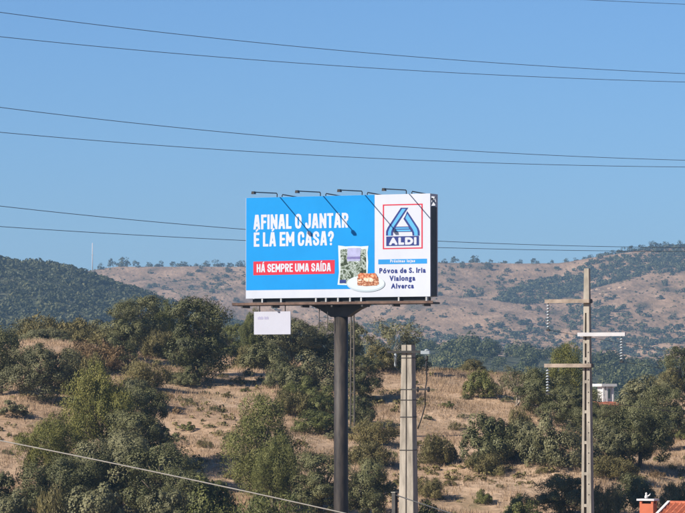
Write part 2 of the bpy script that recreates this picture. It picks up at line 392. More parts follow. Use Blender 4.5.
# ------------------------------------------------------------------ near plants, one by one
prnd = random.Random(5)
def plant(name, label, cat, key, m, px, top, wpx, base=None, D=None, group=None, bark=None, sink=0.0):
    crown, trunk, w0, h0 = PROTO[key]
    if D is None: D = hit(px, base)
    x = X(px, D); g = float(H(x, D)); hgt = Z(top, D) - g; wid = wpx/F*D
    ratio = hgt/wid
    if key[:3] == 'oak' and ratio > 1.15: key = 'oak4' if len(label) % 2 else 'oak5'
    if key[:5] == 'shrub' and ratio > 1.0: key = 'shrub2'
    crown, trunk, w0, h0 = PROTO[key]
    t = empty(name, (x, D, g - sink), prnd.uniform(0, 6.28))
    cr = link('crown', crown, m, t); tk = link('trunk', trunk, bark or BARK, t)
    s = (wid/w0, wid/w0, (hgt + sink)/h0)
    cr.scale = s; tk.scale = s
    tag(t, label, cat, group); return t
OAKS = 'oaks and olives on the near slope'; PINES = 'young pines'; SHR = 'shrubs on the dry slope'
NEAR = [
 # name, label, category, proto, material, px, top, width, base, D
 ('holm_oak', 'dark oak cut by the left photo edge, at the crest', 'tree', 'oak1', OAK, 0, 322, 62, 396, None, OAKS),
 ('holm_oak', 'grey-green oak in front of the leftmost dark oak', 'tree', 'oak2', OLIVE, 42, 344, 62, 402, None, OAKS),
 ('broom_bush', 'tall olive-yellow bush at the crest left of the brown bush', 'bush', 'broom0', BROOM, 55, 316, 72, None, 322, SHR),
 ('green_shrub', 'pale grey-green shrub behind the olive-yellow bush at far left', 'bush', 'shrub0', OLIVE, 28, 319, 44, None, 330, SHR),
 ('green_shrub', 'grey-green shrub at the crest left of the small dark oak', 'bush', 'shrub1', OLIVE, 90, 320, 52, None, 326, SHR),
 ('dry_bush', 'large round reddish-brown dry bush at the crest', 'bush', 'broom1', DRY, 95, 341, 52, 371, None, SHR),
 ('holm_oak', 'small very dark oak right of the brown dry bush', 'tree', 'oak3', OAK, 126, 302, 44, 358, None, OAKS),
 ('holm_oak', 'grey-green oak rising behind the small very dark oak', 'tree', 'oak0', OAK, 144, 296, 46, None, 318, OAKS),
 ('young_pine', 'light yellow-green tree between the two oaks at the crest', 'tree', 'pine1', GREEN, 166, 302, 40, None, 322, PINES),
 ('broom_bush', 'yellowish bush at the foot of the light tree between two oaks', 'bush', 'broom0', BROOM, 160, 330, 42, 359, None, SHR),
 ('holm_oak', 'largest lone oak on the crest, left of the billboard', 'tree', 'oak0', OAK, 196, 297, 56, 384, None, OAKS),
 ('holm_oak', 'dark oak joined behind the right side of the largest lone oak', 'tree', 'oak3', OAK, 208, 305, 34, 376, None, OAKS),
 ('green_shrub', 'low dark shrub at the foot of the largest lone oak', 'bush', 'shrub1', OAK, 186, 366, 36, 386, None, SHR),
 ('broom_bush', 'grey-brown scrub left of the largest lone oak', 'bush', 'broom1', BROOM, 147, 360, 44, 390, None, SHR),
 ('green_shrub', 'pale green tree behind the crest right of the largest lone oak', 'tree', 'oak3', GREEN, 232, 324, 24, None, 330, OAKS),
 ('young_pine', 'yellow-green pine on top of the big thicket, lower left', 'tree', 'pine1', PINE, 101, 364, 70, None, 240, PINES),
 ('holm_oak', 'grey-green oak to the right of the yellow-green pine, lower left', 'tree', 'oak3', OAK, 146, 386, 40, None, 243, OAKS),
 ('young_pine', 'round yellow-green pine at lower left above the pale cable', 'tree', 'pine1', PINE, 50, 414, 58, None, 236, PINES),
 ('holm_oak', 'dark oak below the round yellow-green pine at lower left', 'tree', 'oak2', OAK, 58, 458, 66, None, 226, OAKS),
 ('holm_oak', 'big grey-green oak in the thicket crossed by the pale cable', 'tree', 'oak0', OLIVE, 118, 430, 78, None, 229, OAKS),
 ('holm_oak', 'dark grey-green oak at the right end of the lower left thicket', 'tree', 'oak1', OAK, 162, 444, 62, None, 226, OAKS),
 ('green_shrub', 'grey-green shrub at the bottom edge under the big thicket', 'bush', 'shrub0', OLIVE, 100, 486, 62, None, 217, SHR),
 ('green_shrub', 'grey-green shrub at the bottom edge right of the big thicket', 'bush', 'shrub1', OLIVE, 160, 488, 50, None, 217, SHR),
 ('broom_bush', 'pale straw-tipped shrub at the bottom edge, lower left', 'bush', 'broom0', BROOM, 52, 488, 44, None, 217, SHR),
 ('holm_oak', 'dark bush cut by the left photo edge near the bottom corner', 'bush', 'shrub0', OAK, -4, 470, 34, None, 226, SHR),
 ('green_shrub', 'grey-green shrub in the bottom left corner', 'bush', 'shrub1', OLIVE, 14, 492, 44, None, 217, SHR),
 ('young_pine', 'tall bright green pine left of the billboard pole', 'tree', 'pine0', GREEN, 262, 395, 72, None, 236, PINES),
 ('young_pine', 'smaller green pine overlapping the tall bright pine from the right', 'tree', 'pine1', GREEN, 276, 440, 46, None, 233, PINES),
 ('green_shrub', 'dark green shrub at the bottom edge below the tall bright pine', 'bush', 'shrub0', GREEN, 212, 476, 66, None, 222, SHR),
 ('broom_bush', 'yellowish-green shrub at the bottom edge left of the billboard pole', 'bush', 'broom1', GREEN, 276, 494, 76, None, 216, SHR),
 ('holm_oak', 'grey-green oak bush just left of the billboard pole base', 'tree', 'oak2', OAK, 318, 452, 52, None, 231, OAKS),
 ('holm_oak', 'dark grey-green oak bush just right of the billboard pole base', 'tree', 'oak0', OAK, 366, 458, 54, None, 228, OAKS),
 ('young_pine', 'slim light green tree behind the small white sign', 'tree', 'pine1', GREEN, 253, 309, 24, 364, None, PINES),
 ('broom_bush', 'yellow-green bush on the crest below the small white sign', 'bush', 'broom0', BROOM, 252, 346, 34, 369, None, SHR),
 ('holm_oak', 'grey oak on the crest right of the small white sign', 'tree', 'oak2', OLIVE, 292, 318, 56, None, 306, OAKS),
 ('holm_oak', 'grey oak on the crest directly behind the billboard pole top', 'tree', 'oak0', OLIVE, 325, 322, 46, None, 309, OAKS),
 ('green_shrub', 'broad rounded green shrub left of the billboard pole middle', 'bush', 'shrub1', OLIVE, 316, 350, 62, 392, None, SHR),
 ('green_shrub', 'dark shrub at the left end of the broad rounded shrub', 'bush', 'shrub0', OAK, 281, 360, 28, 389, None, SHR),
 ('green_shrub', 'yellow-green rounded shrub left of the billboard pole', 'bush', 'shrub1', GREEN, 322, 386, 44, 415, None, SHR),
 ('green_shrub', 'lowest of the rounded shrubs stacked left of the billboard pole', 'bush', 'shrub0', GREEN, 318, 410, 44, 434, None, SHR),
 ('broom_bush', 'olive bush behind the top of the tall bright pine', 'bush', 'broom1', BROOM, 292, 390, 36, 416, None, SHR),
 ('holm_oak', 'very dark oak right of the billboard pole middle', 'tree', 'oak1', OAK, 362, 356, 36, 402, None, OAKS),
 ('holm_oak', 'slender dark oak above the very dark oak beside the pole', 'tree', 'oak3', OAK, 353, 322, 20, None, 312, OAKS),
 ('green_shrub', 'green shrub below the very dark oak beside the pole', 'bush', 'shrub0', OAK, 362, 396, 30, 426, None, SHR),
 ('bare_oak', 'thin-crowned oak with bare pale branches above the concrete pole', 'tree', 'sparse', OLIVE, 388, 318, 56, None, 304, OAKS),
 ('green_shrub', 'olive shrub left of the concrete pole top', 'bush', 'shrub0', BROOM, 383, 346, 36, 372, None, SHR),
 ('broom_bush', 'brownish scrub between billboard pole and concrete pole', 'bush', 'broom1', BROOM, 376, 420, 44, 444, None, SHR),
 ('broom_bush', 'low brown scrub below the scrub between the two poles', 'bush', 'broom0', BROOM, 366, 440, 46, 466, None, SHR),
 ('broom_bush', 'olive-brown bush just right of the concrete pole', 'bush', 'broom0', BROOM, 437, 434, 38, 464, None, SHR),
 ('broom_bush', 'small olive bush right of the concrete pole, lower down', 'bush', 'broom1', BROOM, 430, 478, 26, 498, None, SHR),
 ('green_shrub', 'bright green bush on the crest between the two power poles', 'bush', 'shrub0', GREEN, 482, 370, 30, 398, None, SHR),
 ('green_shrub', 'dark low hedge bush on the crest right of the concrete pole', 'bush', 'shrub1', OAK, 446, 368, 40, None, 312, SHR),
 ('green_shrub', 'olive bush on the crest behind the bright green bush', 'bush', 'shrub0', BROOM, 470, 359, 26, None, 320, SHR),
 ('bare_oak', 'grey half-bare bush left of the right-hand thicket', 'bush', 'sparse', OLIVE, 518, 366, 40, 408, None, SHR),
 ('holm_oak', 'dark oak in the thicket left of the ladder-like pole', 'tree', 'oak0', OAK, 540, 368, 50, 418, None, OAKS),
 ('young_pine', 'yellow-green pine behind the ladder-like pole', 'tree', 'pine0', PINE, 566, 344, 46, 414, None, PINES),
 ('holm_oak', 'dark oak at the foot of the yellow-green pine', 'tree', 'oak2', OAK, 572, 386, 50, 430, None, OAKS),
 ('green_shrub', 'dark green bush, left one of two below the thicket', 'bush', 'shrub0', OAK, 492, 414, 56, 466, None, SHR),
 ('broom_bush', 'brownish twiggy bush between the two dark green bushes', 'bush', 'broom0', BROOM, 520, 408, 30, 452, None, SHR),
 ('green_shrub', 'grey-green bush, right one of two, beside the ladder-like pole', 'bush', 'shrub1', OLIVE, 555, 414, 62, 468, None, SHR),
 ('broom_bush', 'olive scrub in front of the left dark green bush', 'bush', 'broom1', BROOM, 484, 452, 34, 474, None, SHR),
 ('green_shrub', 'small round green bush alone in the dry grass', 'bush', 'shrub1', GREEN, 481, 489, 22, 504, None, SHR),
 ('holm_oak', 'dark bush at the bottom edge left of the ladder-like pole', 'bush', 'oak2', OAK, 560, 474, 52, None, 231, SHR),
 ('green_shrub', 'yellow-green bush at the bottom edge left of the dark bush', 'bush', 'shrub0', GREEN, 518, 494, 40, None, 226, SHR),
 ('green_shrub', 'low green shrub at the bottom edge by the concrete pole', 'bush', 'shrub1', GREEN, 426, 499, 50, None, 223, SHR),
 ('holm_oak', 'large grey oak in the thicket right of the ladder-like pole', 'tree', 'oak2', OLIVE, 649, 376, 62, 446, None, OAKS),
 ('holm_oak', 'big dark oak at the front of the right thicket', 'tree', 'oak0', OAK, 640, 400, 58, 468, None, OAKS),
 ('holm_oak', 'dark oak just below the small white house', 'tree', 'oak1', OAK, 609, 404, 32, 446, None, OAKS),
 ('holm_oak', 'dark oak at the right end of the right thicket', 'tree', 'oak3', OAK, 664, 386, 38, 452, None, OAKS),
 ('holm_oak', 'grey-green bush at the foot of the right thicket beside the pole', 'bush', 'shrub0', OLIVE, 610, 424, 44, 464, None, SHR),
 ('holm_oak', 'oak cut by the right photo edge, high on the crest', 'tree', 'oak0', OAK, 682, 347, 36, None, 330, OAKS),
 ('green_shrub', 'pale green tree behind the right end of the right thicket', 'tree', 'shrub1', BROOM, 668, 368, 44, None, 322, SHR),
 ('broom_bush', 'straw-coloured scrub below the right thicket beside the pole', 'bush', 'broom0', BROOM, 612, 456, 44, 478, None, SHR),
 ('green_shrub', 'dark bush behind the orange chimney', 'bush', 'shrub0', OAK, 634, 474, 40, None, 236, SHR),
 ('broom_bush', 'grey-green scrub at bottom edge right of the ladder-like pole', 'bush', 'broom1', OLIVE, 606, 484, 34, None, 231, SHR),
 ('broom_bush', 'pale green bush cut by the right photo edge above the roof', 'bush', 'broom0', OLIVE, 680, 480, 36, None, 233, SHR),
 ('green_shrub', 'bright bush at the right photo edge right of the thicket', 'bush', 'shrub1', GREEN, 684, 424, 14, 440, None, SHR),
 ('broom_bush', 'olive-brown scrub between the grey-green oak and the yellow-green pine', 'bush', 'broom0', BROOM, 80, 350, 46, 396, None, SHR),
 ('green_shrub', 'dark shrub between the brown dry bush and the small dark oak', 'bush', 'shrub1', OAK, 118, 334, 40, 362, None, SHR),
 ('broom_bush', 'olive bush behind the brown dry bush on the crest', 'bush', 'broom1', BROOM, 104, 326, 60, None, 312, SHR),
 ('green_shrub', 'olive shrub filling the crest behind the grey-green oak at left', 'bush', 'shrub0', OLIVE, 40, 328, 60, None, 312, SHR),
 ('green_shrub', 'grey scrub right of the yellow-green pine top at lower left', 'bush', 'shrub0', OLIVE, 132, 378, 40, 408, None, SHR),
 ('holm_oak', 'dark oak in the middle of the lower left thicket', 'tree', 'oak1', OAK, 132, 410, 50, None, 236, OAKS),
 ('holm_oak', 'dark oak at the left bottom of the big thicket', 'tree', 'oak0', OAK, 84, 448, 60, None, 228, OAKS),
 ('holm_oak', 'dark oak at bottom edge right of the big thicket under the cable', 'tree', 'oak1', OAK, 186, 468, 44, None, 222, OAKS),
 ('green_shrub', 'dark shrub below the grey oak right of the small white sign', 'bush', 'shrub0', OAK, 268, 342, 44, 372, None, SHR),
 ('green_shrub', 'olive shrub between the rounded shrubs and the billboard pole', 'bush', 'shrub1', GREEN, 300, 376, 40, 404, None, SHR),
 ('green_shrub', 'dark shrub on the crest between concrete pole and bare oak', 'bush', 'shrub1', OAK, 404, 346, 44, None, 306, SHR),
 ('holm_oak', 'dark oak filling the right thicket behind the ladder-like pole', 'tree', 'oak1', OAK, 592, 404, 34, 440, None, OAKS),
 ('green_shrub', 'grey-green shrub joining the two dark green bushes', 'bush', 'shrub0', OLIVE, 524, 420, 44, 462, None, SHR),
 ('green_shrub', 'grey-green bush in the grass at far left below the oaks', 'bush', 'bush0', OLIVE, 12, 400, 30, 416, None, SHR),
 ('green_shrub', 'dark bush at the right of the big thicket in the grass', 'bush', 'bush0', OAK, 172, 428, 26, 446, None, SHR),
 ('broom_bush', 'rounded straw-green bush right of the big thicket', 'bush', 'bush1', BROOM, 172, 446, 24, 462, None, SHR),
]
for (name, label, cat, key, m, px, top, w, base, D, grp) in NEAR:
    plant(name, label, cat, key, m, px, top, w*1.08, base, D, grp, PALEBARK if key == 'sparse' else None)

# small bushes scattered in the dry grass
frnd = random.Random(21)
spots = [(205,448,22),(232,440,18),(188,404,16),(215,412,14),(240,384,20),(228,398,12),(250,376,14),(196,470,16),(168,400,14),(20,440,14),(8,455,12),(186,432,18),
         (420,405,12),(446,408,16),(462,418,14),(470,440,18),(428,420,10),(455,430,20),(500,476,16),(450,486,14),(540,474,14),(465,400,12),(432,392,10),(505,402,12),
         (300,446,14),(330,440,16),(288,452,12),(350,432,14),(380,404,12),(395,412,10),(390,458,16),(398,484,12),(470,466,14),(660,462,14),(672,470,12),(655,478,18),
         (624,482,16),(440,500,12),(418,446,14),(500,488,10),(246,392,12),(262,382,12),(178,414,12),(210,428,12),(30,428,10),(205,394,10),(222,378,12),(412,385,12),(690,460,20)]
ORD = ['first','second','third','fourth','fifth','sixth','seventh','eighth','ninth','tenth','eleventh','twelfth','thirteenth','fourteenth','fifteenth','sixteenth','seventeenth','eighteenth','nineteenth','twentieth']
def nth(i): return ORD[i] if i < 20 else ['twenty-','thirty-','forty-','fifty-'][(i-19)//10 if (i+1) % 10 else (i+1)//10-2]*1 + ORD[(i+1) % 10 - 1] if (i+1) % 10 else {30:'thirtieth',40:'fortieth',50:'fiftieth',60:'sixtieth'}[i+1]
ZONES = [(60, 'at far left below the oaks'), (276, 'right of the lower left thicket'), (341, 'just left of the billboard pole'), (402, 'between billboard pole and concrete pole'), (560, 'right of the concrete pole'), (999, 'right of the ladder-like pole')]
zone = lambda px: next(z[1] for z in ZONES if px < z[0])
by = {}
for sp_ in spots: by.setdefault(zone(sp_[0]), []).append(sp_)
for z_, lst in by.items():
    for rank, (px, py, w) in enumerate(sorted(lst, key=lambda t: t[1])):
        k = frnd.choice(['bush0', 'bush1', 'bush1']); m = frnd.choice([GREEN, BROOM, BROOM, OLIVE, OAK, DRY])
        lab = ('topmost' if rank == 0 else nth(rank) + ' highest') + ' small bush in the dry grass ' + z_
        plant('small_bush', lab, 'bush', k, m, px, py - w*frnd.uniform(0.4, 0.62), w, None, hit(px, py), 'small bushes in the dry grass')

# ------------------------------------------------------------------ dry grass (nobody could count it)
def grass(n, seed, name, label, hmin, hmax, wd, green=0.0):
    r = np.random.default_rng(seed)
    y = np.sqrt(r.uniform(196**2, 334**2, n)); x = r.uniform(-1, 1, n)*(0.0875*y + 9)
    dens = 0.5 + 0.35*n7(x*1.7, y*0.8) + 0.25*n20(x, y)
    k = r.uniform(0, 1, n) < np.clip(dens, 0.12, 1); x, y = x[k], y[k]; z = H(x, y); n = len(x)
    B = 5
    base = np.stack([x, y, z - 0.03], -1)[:, None, :] + r.normal(0, 0.10, (n, B, 3))*np.array([1, 1, 0])
    hh = r.uniform(hmin, hmax, (n, 1))*r.uniform(0.6, 1.1, (n, B))*(1 + 0.35*n7(x, y))[:, None]
    d = r.normal(0, 0.35, (n, B, 3)); d[..., 2] = 1; d = unit(d)
    tip = base + d*hh[..., None]; a = r.uniform(0, np.pi, (n, B)); side = np.stack([np.cos(a), np.sin(a)*0.5, 0*a], -1)*wd
    v = np.stack([base - side, base + side, tip], 2).reshape(-1, 3); N = n*B
    me = bpy.data.meshes.new(name); me.vertices.add(3*N); me.loops.add(3*N); me.polygons.add(N)
    me.vertices.foreach_set('co', v.reshape(-1).astype(np.float32)); me.loops.foreach_set('vertex_index', np.arange(3*N, dtype=np.int32))
    me.polygons.foreach_set('loop_start', np.arange(0, 3*N, 3, dtype=np.int32))
    tt = np.repeat(0.5 + 0.16*n20(x*1.3+9, y) + r.normal(0, 0.12, n), B*3)
    at = me.attributes.new('tint', 'FLOAT', 'POINT'); at.data.foreach_set('value', tt.astype(np.float32)); me.update()
    o = link(name, me, STRAW); tag(o, label, 'grass', kind='stuff'); return o
grass(150000, 77, 'dry_grass', 'dry straw-coloured grass covering the near slope', 0.12, 0.42, 0.022)

# ------------------------------------------------------------------ far vegetation
def scatter_mesh(name, pts, sizes, seed, per, m, label, cat, flat=0.8, leaf=0.28, lumps=5):
    """many far crowns nobody could count: leaf faces round every point"""
    r = np.random.default_rng(seed); n = len(pts)
    lc = sph(r, n*lumps).reshape(n, lumps, 3); lc[..., 2] = np.abs(lc[..., 2]); lc *= 0.55*r.uniform(0.7, 1.25, (n, lumps, 1))
    pick = r.integers(0, lumps, (n, per)); d = unit(r.normal(size=(n, per, 3)) + 0.8*np.take_along_axis(lc, pick[..., None], 1))
    off = np.take_along_axis(lc, pick[..., None], 1) + d*r.uniform(0.40, 0.58, (n, per, 1))
    c = pts[:, None, :] + off*np.array([1, 1, flat])*sizes[:, None, None] + np.array([0, 0, 0.25])*sizes[:, None, None]
    nn = unit(d + r.normal(0, 0.3, d.shape)); t = r.normal(size=d.shape); t = unit(t - (t*nn).sum(-1, keepdims=True)*nn); b = np.cross(nn, t)
    ls = (sizes[:, None, None]*leaf*r.uniform(0.6, 1.3, (n, per, 1)))
    tint = (0.45 + r.normal(0, 0.16, (n, 1)) + r.normal(0, 0.12, (n, per))).reshape(-1)
    me = quads_mesh(name, c.reshape(-1, 3), (t*ls).reshape(-1, 3), (b*ls*0.75).reshape(-1, 3), tint)
    o = link(name, me, m); tag(o, label, cat, kind='stuff'); return o

r = np.random.default_rng(31)
n = 9000; y = np.sqrt(r.uniform(198**2, 318**2, n)); x = r.uniform(-1, 1, n)*(0.0875*y + 8)
k = (n7(x*0.9, y*0.5) + 0.8*n20(x*1.2+50, y) > 0.75) | (r.uniform(0, 1, n) < 0.03); x, y = x[k], y[k]
scatter_mesh('undergrowth', np.stack([x, y, H(x, y) - 0.05], -1), r.uniform(0.14, 0.42, len(x)), 32, 34, BROOM, 'low olive undergrowth in patches among the dry grass', 'undergrowth', 0.75, 0.22, 3)
# maquis over the wooded hill
r = np.random.default_rng(3)
n = 4600; y = HD*np.sqrt(r.uniform(860**2, 1132**2, n)); px = r.uniform(-110, 330, n); x = (px - 342.5)/F*y
k = (H_green(x, y) > EYE - 6) & (n30(x, y) > -1.5); x, y = x[k], y[k]
scatter_mesh('maquis', np.stack([x, y, H_green(x, y)], -1), HD*r.uniform(0.7, 1.9, len(x)), 4, 56, MAQUIS, 'dark maquis scrub covering the wooded hill at left', 'scrub', 0.75, 0.22)
# wood in the valley between crest and far hill
n = 540; y = HD*np.sqrt(r.uniform(690**2, 905**2, n)); px = r.uniform(180, 800, n); x = (px - 342.5)/F*y
k = n30(x/HD, y/HD) > -0.55; x, y = x[k], y[k]; n = len(x)
scatter_mesh('valley_wood', np.stack([x, y, H_mid(x, y) + 0.6], -1), HD*r.uniform(0.9, 2.9, n), 5, 420, FARTREE, 'hazy green wood in the valley behind the crest', 'wood', 1.05, 0.10, 9)
# dark scrub on the dry hill: dense patch at upper right, a belt at the hill's foot, sparse elsewhere
n = 30000; y = HD*r.uniform(1480, 1925, n); px = r.uniform(-60, 780, n); x = (px - 342.5)/F*y; z = H_far(x, y); py = HZ - (z - EYE)/y*F
up_e = np.interp(px, [490, 530, 560, 600, 640, 690], [299, 284, 275, 261, 252, 246]); lo_e = np.interp(px, [490, 530, 560, 600, 640, 690], [301, 303, 299, 287, 277, 271])
wob = 3*n60(x/HD, y*0.5/HD)
patch = sm(492, 510, px)*sm(-1, 2, py - up_e + wob)*sm(-1, 3, lo_e - py + wob)
patch2 = sm(555, 575, px)*sm(640, 600, px)*sm(296, 302, py + wob)*sm(334, 322, py + wob) + 0.5*sm(640, 655, px)*sm(285, 300, py + 2*wob)*sm(0.2, 0.8, n60(x/HD, y*0.4/HD))
belt = sm(318, 345, py + 9*n150(x*3/HD, y/HD) ) + sm(395, 360, px)*0
blot = sm(0.75, 1.25, n60(x*0.9/HD, y*0.33/HD) + 0.5*n30(x/HD, y*0.4/HD))*sm(270, 285, py)
p = np.clip(0.55*patch + 0.16*patch2 + 0.20*belt + 0.08*blot + 0.008, 0, 1)
k = r.uniform(0, 1, n) < p; x, y, z = x[k], y[k], z[k]
sz = HD*r.uniform(0.8, 2.4, len(x))
scatter_mesh('hill_scrub', np.stack([x, y, z], -1), sz, 6, 70, MAQUIS, 'dark scrub in patches on the dry far hill', 'scrub', 0.7, 0.2)

n = 9000; y = HD*r.uniform(1500, 1915, n); px = r.uniform(-60, 780, n); x = (px - 342.5)/F*y; k = r.uniform(0, 1, n) < sm(-1.2, 1.2, n60(x/HD, y*0.3/HD) + 0.6*n30(x/HD, y/HD)); x, y = x[k], y[k]
scatter_mesh('low_scrub', np.stack([x, y, H_far(x, y) - 0.1], -1), HD*r.uniform(0.25, 0.8, len(x)), 8, 10, BROOM, 'low brownish scrub speckling the bare far hill', 'scrub', 0.6, 0.5, 2)
# pale rocks
ROCK = mat('pale_rock', (0.34,0.24,0.16,1), 0.9, 0.35, 0.6, 0.5)
ysr = HD*np.arange(1400, 1900, 1.0); rr_ = random.Random(4); oc = None
for (px, py, w) in [(592,291,5),(598,290,6),(604,292,5),(610,289,5),(601,294,4),(615,290,4),(621,288,6),(607,295,5),(626,289,4)]:
    kk = np.nonzero(H_far((px-342.5)/F*ysr, ysr) >= EYE + (HZ - py)/F*ysr)[0]; D = float(ysr[kk[0]]); x = X(px, D); z = float(H_far(x, D)); s_ = w/F*D/2
    if oc is None: oc = empty('rock_outcrop', (x, D, z)); ox = (x, D, z); tag(oc, 'pale rocky outcrop high on the far dry hill at right', 'rocks')
    m = MB(); rings = []
    for jz, f_ in ((-0.5, 1.0), (0.25, 0.95), (0.38, 0.7), (0.5, 0.3)):
        rings.append([(x-ox[0] + s_*f_*math.cos(a*math.pi/4)*rr_.uniform(.75, 1.2), D-ox[1] + s_*0.8*f_*math.sin(a*math.pi/4)*rr_.uniform(.75, 1.2), z-ox[2] + s_*jz*rr_.uniform(.8, 1.1)) for a in range(8)])
    m.add([p for r_ in rings for p in r_], [(i*8+k_, i*8+(k_+1) % 8, i*8+8+(k_+1) % 8, i*8+8+k_) for i in range(3) for k_ in range(8)] + [tuple(range(24, 32))]).build('rock', ROCK, oc)

# single bushes one can pick out on the far hill and along its ridge
farproto = []
for s in range(5):
    c, t, b, tint, lw = foliage(90+s, 2.0, 1.7, 8, 8, 14, 0.16, base_frac=0.0, shape='dome', lobe_r=0.42, slim=0.8)
    farproto.append(quads_mesh('far_bush', c, t, b, tint))
ridge = [(100,7,9),(112,10,10),(124,12,18),(136,8,10),(150,6,10),(160,7,12),(172,6,9),(184,7,14),(196,5,8),(206,7,12),(218,8,14),(230,6,10),(240,8,12),
         (444,5,8),(455,8,10),(475,10,14),(491,5,6),(505,4,6),(520,5,10),(533,6,8),(552,5,6),(566,5,8),(585,4,8),(600,5,8),(612,7,10),(622,7,10),(632,8,12),(643,9,13),(655,10,15),(668,9,14),(680,8,12),(690,9,13),(590,5,7),(576,4,6),(538,4,6)]
def far_bush(px, y, wpx, hpx, i, label, grp):
    x = X(px, y); z = float(H_far(x, y)); s = wpx/F*y/2.0
    o = link('far_bush', farproto[i % 5], MAQUIS); o.location = (x, y, z - 0.5); o.scale = (s, s, hpx/F*y/1.6); o.rotation_euler = (0, 0, i*1.7)
    return tag(o, label, 'bush', grp)
for side, lst in (('left of the billboard', [t for t in ridge if t[0] < 300]), ('right of the billboard', [t for t in ridge if t[0] > 300])):
    for i, (px, h, w) in enumerate(sorted(lst)):
        far_bush(px, HD*(1898 + (i*7) % 20), w, h, i, nth(i) + ' bush from the left on the far skyline ' + side, 'bushes along the far ridge')
r2 = random.Random(9); cnt = 0
dots = [(470,297,16),(450,283,10),(522,285,8),(438,262+34,8),(449,290,8),(508,272,9),(505,276,7),(452,271,8),(537,271,7),(489,270,12),(462,266,8),(560,281,8),(475,315,8),
        (510,297,14),(502,290,12),(528,310,8),(500,328,14),(540,322,10),(425,292,8),(443,318,10),(455,340,12),(216,282,12),(205,290,8),(190,276,10),(228,272,12),(214,300,10),
        (175,282,8),(150,274,8),(228,290,9),(165,290,9),(200,272,9),(185,300,8),(236,302,9),(660,300,9),(672,320,12),(640,310,9),(630,330,9),(650,345,10),(625,342,12),(678,335,10),
        (645,322,8),(610,300,12),(600,320,10),(575,330,9),(665,283,9),(550,340,10),(585,345,10),(605,350,12),(660,352,9),(520,340,10),(470,330,9),(430,312,9),(445,305,7),(480,305,7),(492,312,8),(515,320,7)]
ysr = HD*np.arange(1400, 1900, 1.0)
dots.sort()
nL = sum(1 for t in dots if t[0] < 300)
for i, (px, py, w) in enumerate(dots):
    hh = H_far((px-342.5)/F*ysr, ysr); kk = np.nonzero(hh >= EYE + (HZ - py)/F*ysr)[0]
    if not len(kk): continue
    far_bush(px, float(ysr[kk[0]]), w, w*r2.uniform(0.5, 0.75), i, nth(i if i < nL else i - nL) + ' from the left of dark bushes on the far dry slope ' + ('left of billboard' if i < nL else 'right of billboard'), 'bushes dotted over the far dry hill')

# ------------------------------------------------------------------ billboard
VINYL_W = mat('white_vinyl', (0.43,0.47,0.55,1), 0.6, 0.06, 0.5, 0.12, spec=0.15, stretch=(1,1,0.4))
VINYL_B = mat('blue_vinyl', (0.0015,0.205,0.53,1), 0.6, 0.06, 0.5, 0.12, spec=0.12)
VINYL_R = mat('red_vinyl', (0.44,0.018,0.042,1), 0.6, 0.05, 0.8, spec=0.15)
VINYL_N = mat('navy_vinyl', (0.018,0.032,0.16,1), 0.6, 0.05, 0.8, spec=0.15)
VINYL_L = mat('light_blue_vinyl', (0.075,0.31,0.58,1), 0.6, 0.05, 0.8, spec=0.15)
VINYL_S = mat('strip_blue_vinyl', (0.015,0.21,0.52,1), 0.6, 0.05, 0.8, spec=0.15)
STEELD = mat('dark_steel', (0.022,0.022,0.024,1), 0.6, 0.4, 2, 0.1)
STEELR = mat('rusty_steel', (0.060,0.036,0.028,1), 0.8, 0.3, 1.5, 0.2, col2=(0.15,0.095,0.072,1))
STEELG = mat('galvanised_steel', (0.32,0.33,0.34,1), 0.5, 0.2, 3, 0.05, metal=0.3)
POLEM = mat('weathered_pole_paint', (0.008,0.008,0.010,1), 0.6, 0.2, 3.2, 0.3, col2=(0.050,0.040,0.033,1), stretch=(1.2,1.2,0.3))
LAMPM = mat('lamp_black', (0.015,0.014,0.016,1), 0.5, 0.2, 3)
GLASSM = mat('lamp_glass', (0.5,0.5,0.48,1), 0.15, 0.05, 3, spec=0.5)

BD = 220.0; BANG = math.radians(25); S = F/BD
bx, bz = X(341, BD), float(H(X(341, BD), BD))
bb = empty('billboard', (bx, BD, bz), -BANG)
tag(bb, 'large blue and white supermarket billboard on a single tall dark pole', 'billboard')
W, T = 11.42, 1.05
ztop = Z(196, BD) - bz; zbot = Z(297.8, BD) - bz; HB = ztop - zbot
FY = -T/2
def fx(px): return (px - 337.4)/183.4*W
def fz(py): return ztop - (py - 197)/102.0*HB      # py already levelled
def lev(px, py): return py + (px - 246)*0.02
fr = MB().box(-W/2, W/2, FY, FY+0.10, zbot, ztop).build('front_face', VINYL_W, bb)
MB().box(-W/2, W/2, -FY-0.10, -FY, zbot, ztop).build('back_face', VINYL_W, bb)
MB().box(W/2-0.10, W/2-0.02, FY+0.103, -FY-0.103, zbot+0.05, ztop-0.72).build('end_panel', STEELD, bb)
MB().box(-W/2+0.02, -W/2+0.10, FY+0.103, -FY-0.103, zbot+0.05, ztop-0.1).build('end_panel', STEELD, bb)
m = MB()                                     # white end of the sheet, folded round the frame at the top
m.box(W/2-0.05, W/2-0.01, FY+0.103, FY+0.2, ztop-0.72, ztop); m.box(W/2-0.05, W/2-0.01, 0.28, -FY-0.103, ztop-0.72, ztop); m.box(W/2-0.05, W/2-0.01, FY+0.2, 0.28, ztop-0.14, ztop)
m.build('sheet_end', VINYL_W, bb)
MB().tube([(W/2-0.06, FY+0.2, ztop-0.68), (W/2-0.06, 0.28, ztop-0.16)], 0.04, 6).build('end_brace', STEELG, bb)
m = MB()                                     # inner frame seen between the faces
